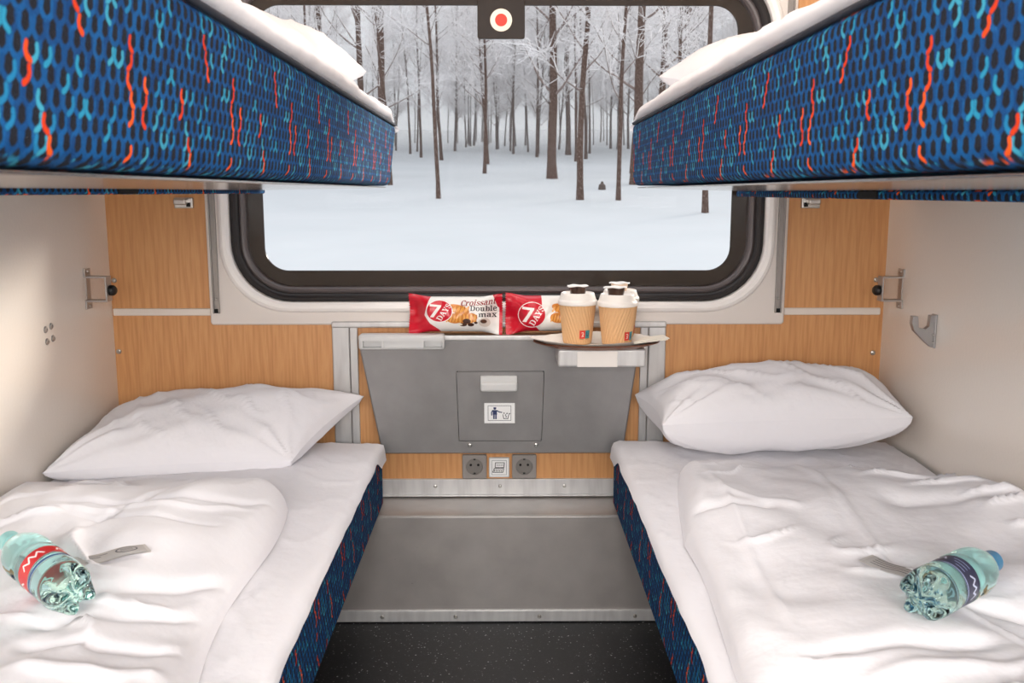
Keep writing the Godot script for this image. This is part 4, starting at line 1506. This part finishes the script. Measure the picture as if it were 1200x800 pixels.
func make_outside() -> void:
	var rows := []
	for j in 71:
		var line := PackedVector3Array()
		var z := -2.9 - 0.5 * j - 0.032 * j * j
		for i in 61:
			var x := (i - 30) / 30.0 * (10.0 - z * 0.9)
			line.append(Vector3(x, ground_y(x, z), z))
		rows.append(line)
	var s := mb()
	grid(s, rows, true)
	var g := build(s, "snow_ground", M.snow)
	g.set_meta("kind", "structure")
	var kinds := []
	for k in 4: kinds.append(tree_shape(100 + k, 13.0, 0.070, 0.0, 0.02 * (k - 1.5), 1000))           # slender
	for k in 4: kinds.append(tree_shape(200 + k, 15.0, 0.17, 0.42 if k < 3 else 0.0, 0.015 * (k - 1.5), 1300))  # stout, mostly forked
	for k in 3: kinds.append(tree_shape(300 + k, 12.0, 0.088, 0.5, 0.04 * (k - 1.0), 1000))
	# [x, distance, kind, turn, scale] of the trees that stand out
	var near := [[-1.72, 25.0, 1, 0.4, 0.85], [-0.72, 36.0, 2, 1.4, 1.0], [-0.68, 43.0, 3, 2.2, 1.0], [1.72, 33.0, 4, 0.2, 1.0], [2.02, 24.6, 9, 2.9, 1.05], [3.0, 24.4, 0, 1.1, 0.9],
		[4.55, 21.0, 1, 2.0, 1.0], [-3.05, 47.0, 8, 0.7, 1.0], [-4.35, 50.0, 2, 3.0, 1.0], [-4.3, 34.0, 5, 1.9, 0.95], [-3.6, 30.0, 9, 5.2, 0.9], [4.2, 30.0, 6, 4.4, 1.0], [4.9, 36.0, 3, 0.1, 1.1], [5.9, 33.0, 8, 3.7, 1.0],
		[6.6, 40.0, 5, 0.5, 1.0], [1.85, 52.0, 10, 5.7, 1.0], [0.6, 56.0, 0, 0.9, 1.0], [3.6, 47.0, 2, 2.6, 1.0], [-6.2, 42.0, 6, 2.2, 1.0], [-7.6, 37.0, 3, 1.2, 1.0], [-8.6, 46.0, 7, 0.4, 1.0], [8.4, 44.0, 4, 5.1, 1.0], [-5.4, 55.0, 1, 0.0, 1.0], [2.9, 58.0, 7, 1.5, 1.0]]
	for e in near:
		var lab := "tall slender bare tree standing in front of the snowy forest"
		if e[2] >= 4: lab = "stout bare forked tree standing in front of the snowy forest"
		if e[2] >= 8: lab = "leaning forked bare tree standing in front of the snowy forest"
		make_tree(kinds[e[2]], Vector3(e[0], ground_y(e[0], -e[1]), -e[1]), e[3], e[4], lab)
	rng.seed = 99
	for i in 140:
		var d := 50.0 + 42.0 * pow(rng.randf(), 0.8)
		var x := rng.randf_range(-0.34, 0.34) * d
		make_tree(kinds[[0, 1, 2, 3, 8, 9, 10, 0, 1, 5][rng.randi() % 10]], Vector3(x, ground_y(x, -d), -d), rng.randf() * TAU, rng.randf_range(0.7, 1.05), "distant bare tree with frosted twigs deep in the snowy forest")
	var haze := FogVolume.new()
	haze.name = "forest_haze"
	haze.shape = RenderingServer.FOG_VOLUME_SHAPE_BOX
	haze.size = Vector3(180, 26, 95)
	haze.position = Vector3(0, 9, -91)
	var fm := FogMaterial.new()
	fm.albedo = Color(0.97, 0.97, 0.975)
	fm.density = 0.012
	haze.material = fm
	haze.set_meta("kind", "stuff")
	haze.set_meta("label", "pale winter haze hanging between the forest trees")
	haze.set_meta("category", "haze")
	add_child(haze)
	s = mb()
	lathe(s, [Vector2(0.13, -0.2), Vector2(0.11, 0.06), Vector2(0.095, 0.15), Vector2(0.05, 0.17), Vector2(0.03, 0.24), Vector2(0, 0.25)], 12)
	var st := build(s, "tree_stump", M.stump_bark)
	st.position = Vector3(2.95, ground_y(2.95, -28.0), -28.0)
	tag(st, "small dark tree stump in the open snow before the trees", "tree stump")

# ---------------------------------------------------------------- light

func panel_lamp(called: String, label: String, at: Vector3, size: Vector2, down: Basis, energy: float, c: Color) -> void:  # panel for the unseen fill lamps added to brighten the compartment
	var t := thing(called, label, "lamp", at)
	t.basis = down        # the lamp shines along its own -z
	var s := mb()
	rbox(s, Vector3(0, 0, 0.02), Vector3(size.x + 0.03, size.y + 0.03, 0.036), 0.006, 2)
	build(s, "housing", M.ceiling_white, t)
	s = mb()
	rbox(s, Vector3(0, 0, 0.0), Vector3(size.x, size.y, 0.008), 0.003, 1)
	var m := mat(called + "_glow", Color(1, 1, 1), 0.5)
	m.emission_enabled = true
	m.emission = c
	m.emission_energy_multiplier = 1.5
	build(s, "lamp_diffuser", m, t)
	var l := AreaLight3D.new()
	l.name = "lamp_light"
	l.area_size = size
	l.area_normalize_energy = true
	l.light_energy = energy
	l.light_color = c
	l.area_range = 12.0
	l.shadow_enabled = true
	l.position = Vector3(0, 0, -0.008)
	t.add_child(l)

func _ready() -> void:
	# camera: 32.6 mm on a 24 mm high frame, standing at the compartment door
	var cam := Camera3D.new()
	cam.name = "camera"
	add_child(cam)
	cam.position = Vector3(0.011, 1.036, 0.0)
	cam.rotation_degrees = Vector3(-9.146, -0.520, 0)
	cam.near = 0.05
	cam.far = 400.0
	var ca := CameraAttributesPhysical.new()
	ca.frustum_focal_length = 32.61
	ca.frustum_focus_distance = 1.9
	ca.frustum_near = 0.05
	ca.frustum_far = 400.0
	ca.exposure_aperture = 14.0
	cam.attributes = ca
	cam.current = true
	var we := WorldEnvironment.new()
	we.name = "environment"
	var env := Environment.new()
	env.background_mode = Environment.BG_SKY
	var sky := Sky.new()
	var sm := ProceduralSkyMaterial.new()
	# overcast: the usual rise of brightness from the horizon to overhead
	sm.sky_top_color = Color(0.95, 0.97, 1.0)
	sm.sky_horizon_color = Color(0.765, 0.78, 0.795)
	sm.sky_curve = 0.6
	sm.ground_bottom_color = Color(0.765, 0.78, 0.795)
	sm.ground_horizon_color = Color(0.765, 0.78, 0.795)
	sm.energy_multiplier = 1.0
	sky.sky_material = sm
	env.sky = sky
	env.background_energy_multiplier = 1.9
	env.tonemap_mode = Environment.TONE_MAPPER_LINEAR
	env.tonemap_exposure = 1.0
	env.volumetric_fog_enabled = true
	env.volumetric_fog_density = 0.0
	env.sdfgi_enabled = true
	env.ssao_enabled = true
	env.ssil_enabled = true
	we.environment = env
	add_child(we)

	wrinkle.seed = 12
	wrinkle.frequency = 0.01
	wrinkle.fractal_octaves = 2
	soft.seed = 4
	soft.frequency = 0.01
	soft.fractal_octaves = 1
	make_materials()
	panel_lamp("ceiling_fill_lamp", "unseen long white fill lamp added on the ceiling between the upper berths", Vector3(0, 2.255, -1.30), Vector2(0.40, 1.2), Basis(Vector3.RIGHT, -PI / 2), 0.5, Color(1.0, 0.98, 0.95))  # unseen lamp added as fill over the upper berths
	panel_lamp("corridor_fill_lamp", "unseen white fill lamp panel added below the corridor window", Vector3(0, 1.20, 0.490), Vector2(1.9, 0.5), Basis(), 4.4, Color(1.0, 0.99, 0.98))  # added behind the camera to fill the walls and lower beds
	# low hazy winter sun in front of the train, to the right
	var sun := DirectionalLight3D.new()
	sun.name = "hazy_sun"
	sun.basis = Basis.looking_at(Vector3(-0.95, -0.43, 1.0).normalized())
	sun.light_energy = 1.25
	sun.light_color = Color(1.0, 0.97, 0.93)
	sun.light_angular_distance = 14.0
	sun.shadow_enabled = true
	add_child(sun)

	make_shell()
	make_window()
	make_outside()
	make_berths()
	make_convector()
	make_table()
	make_sockets()
	make_wall_fittings()
	make_bedding()
	make_snacks()
	make_bed_things()
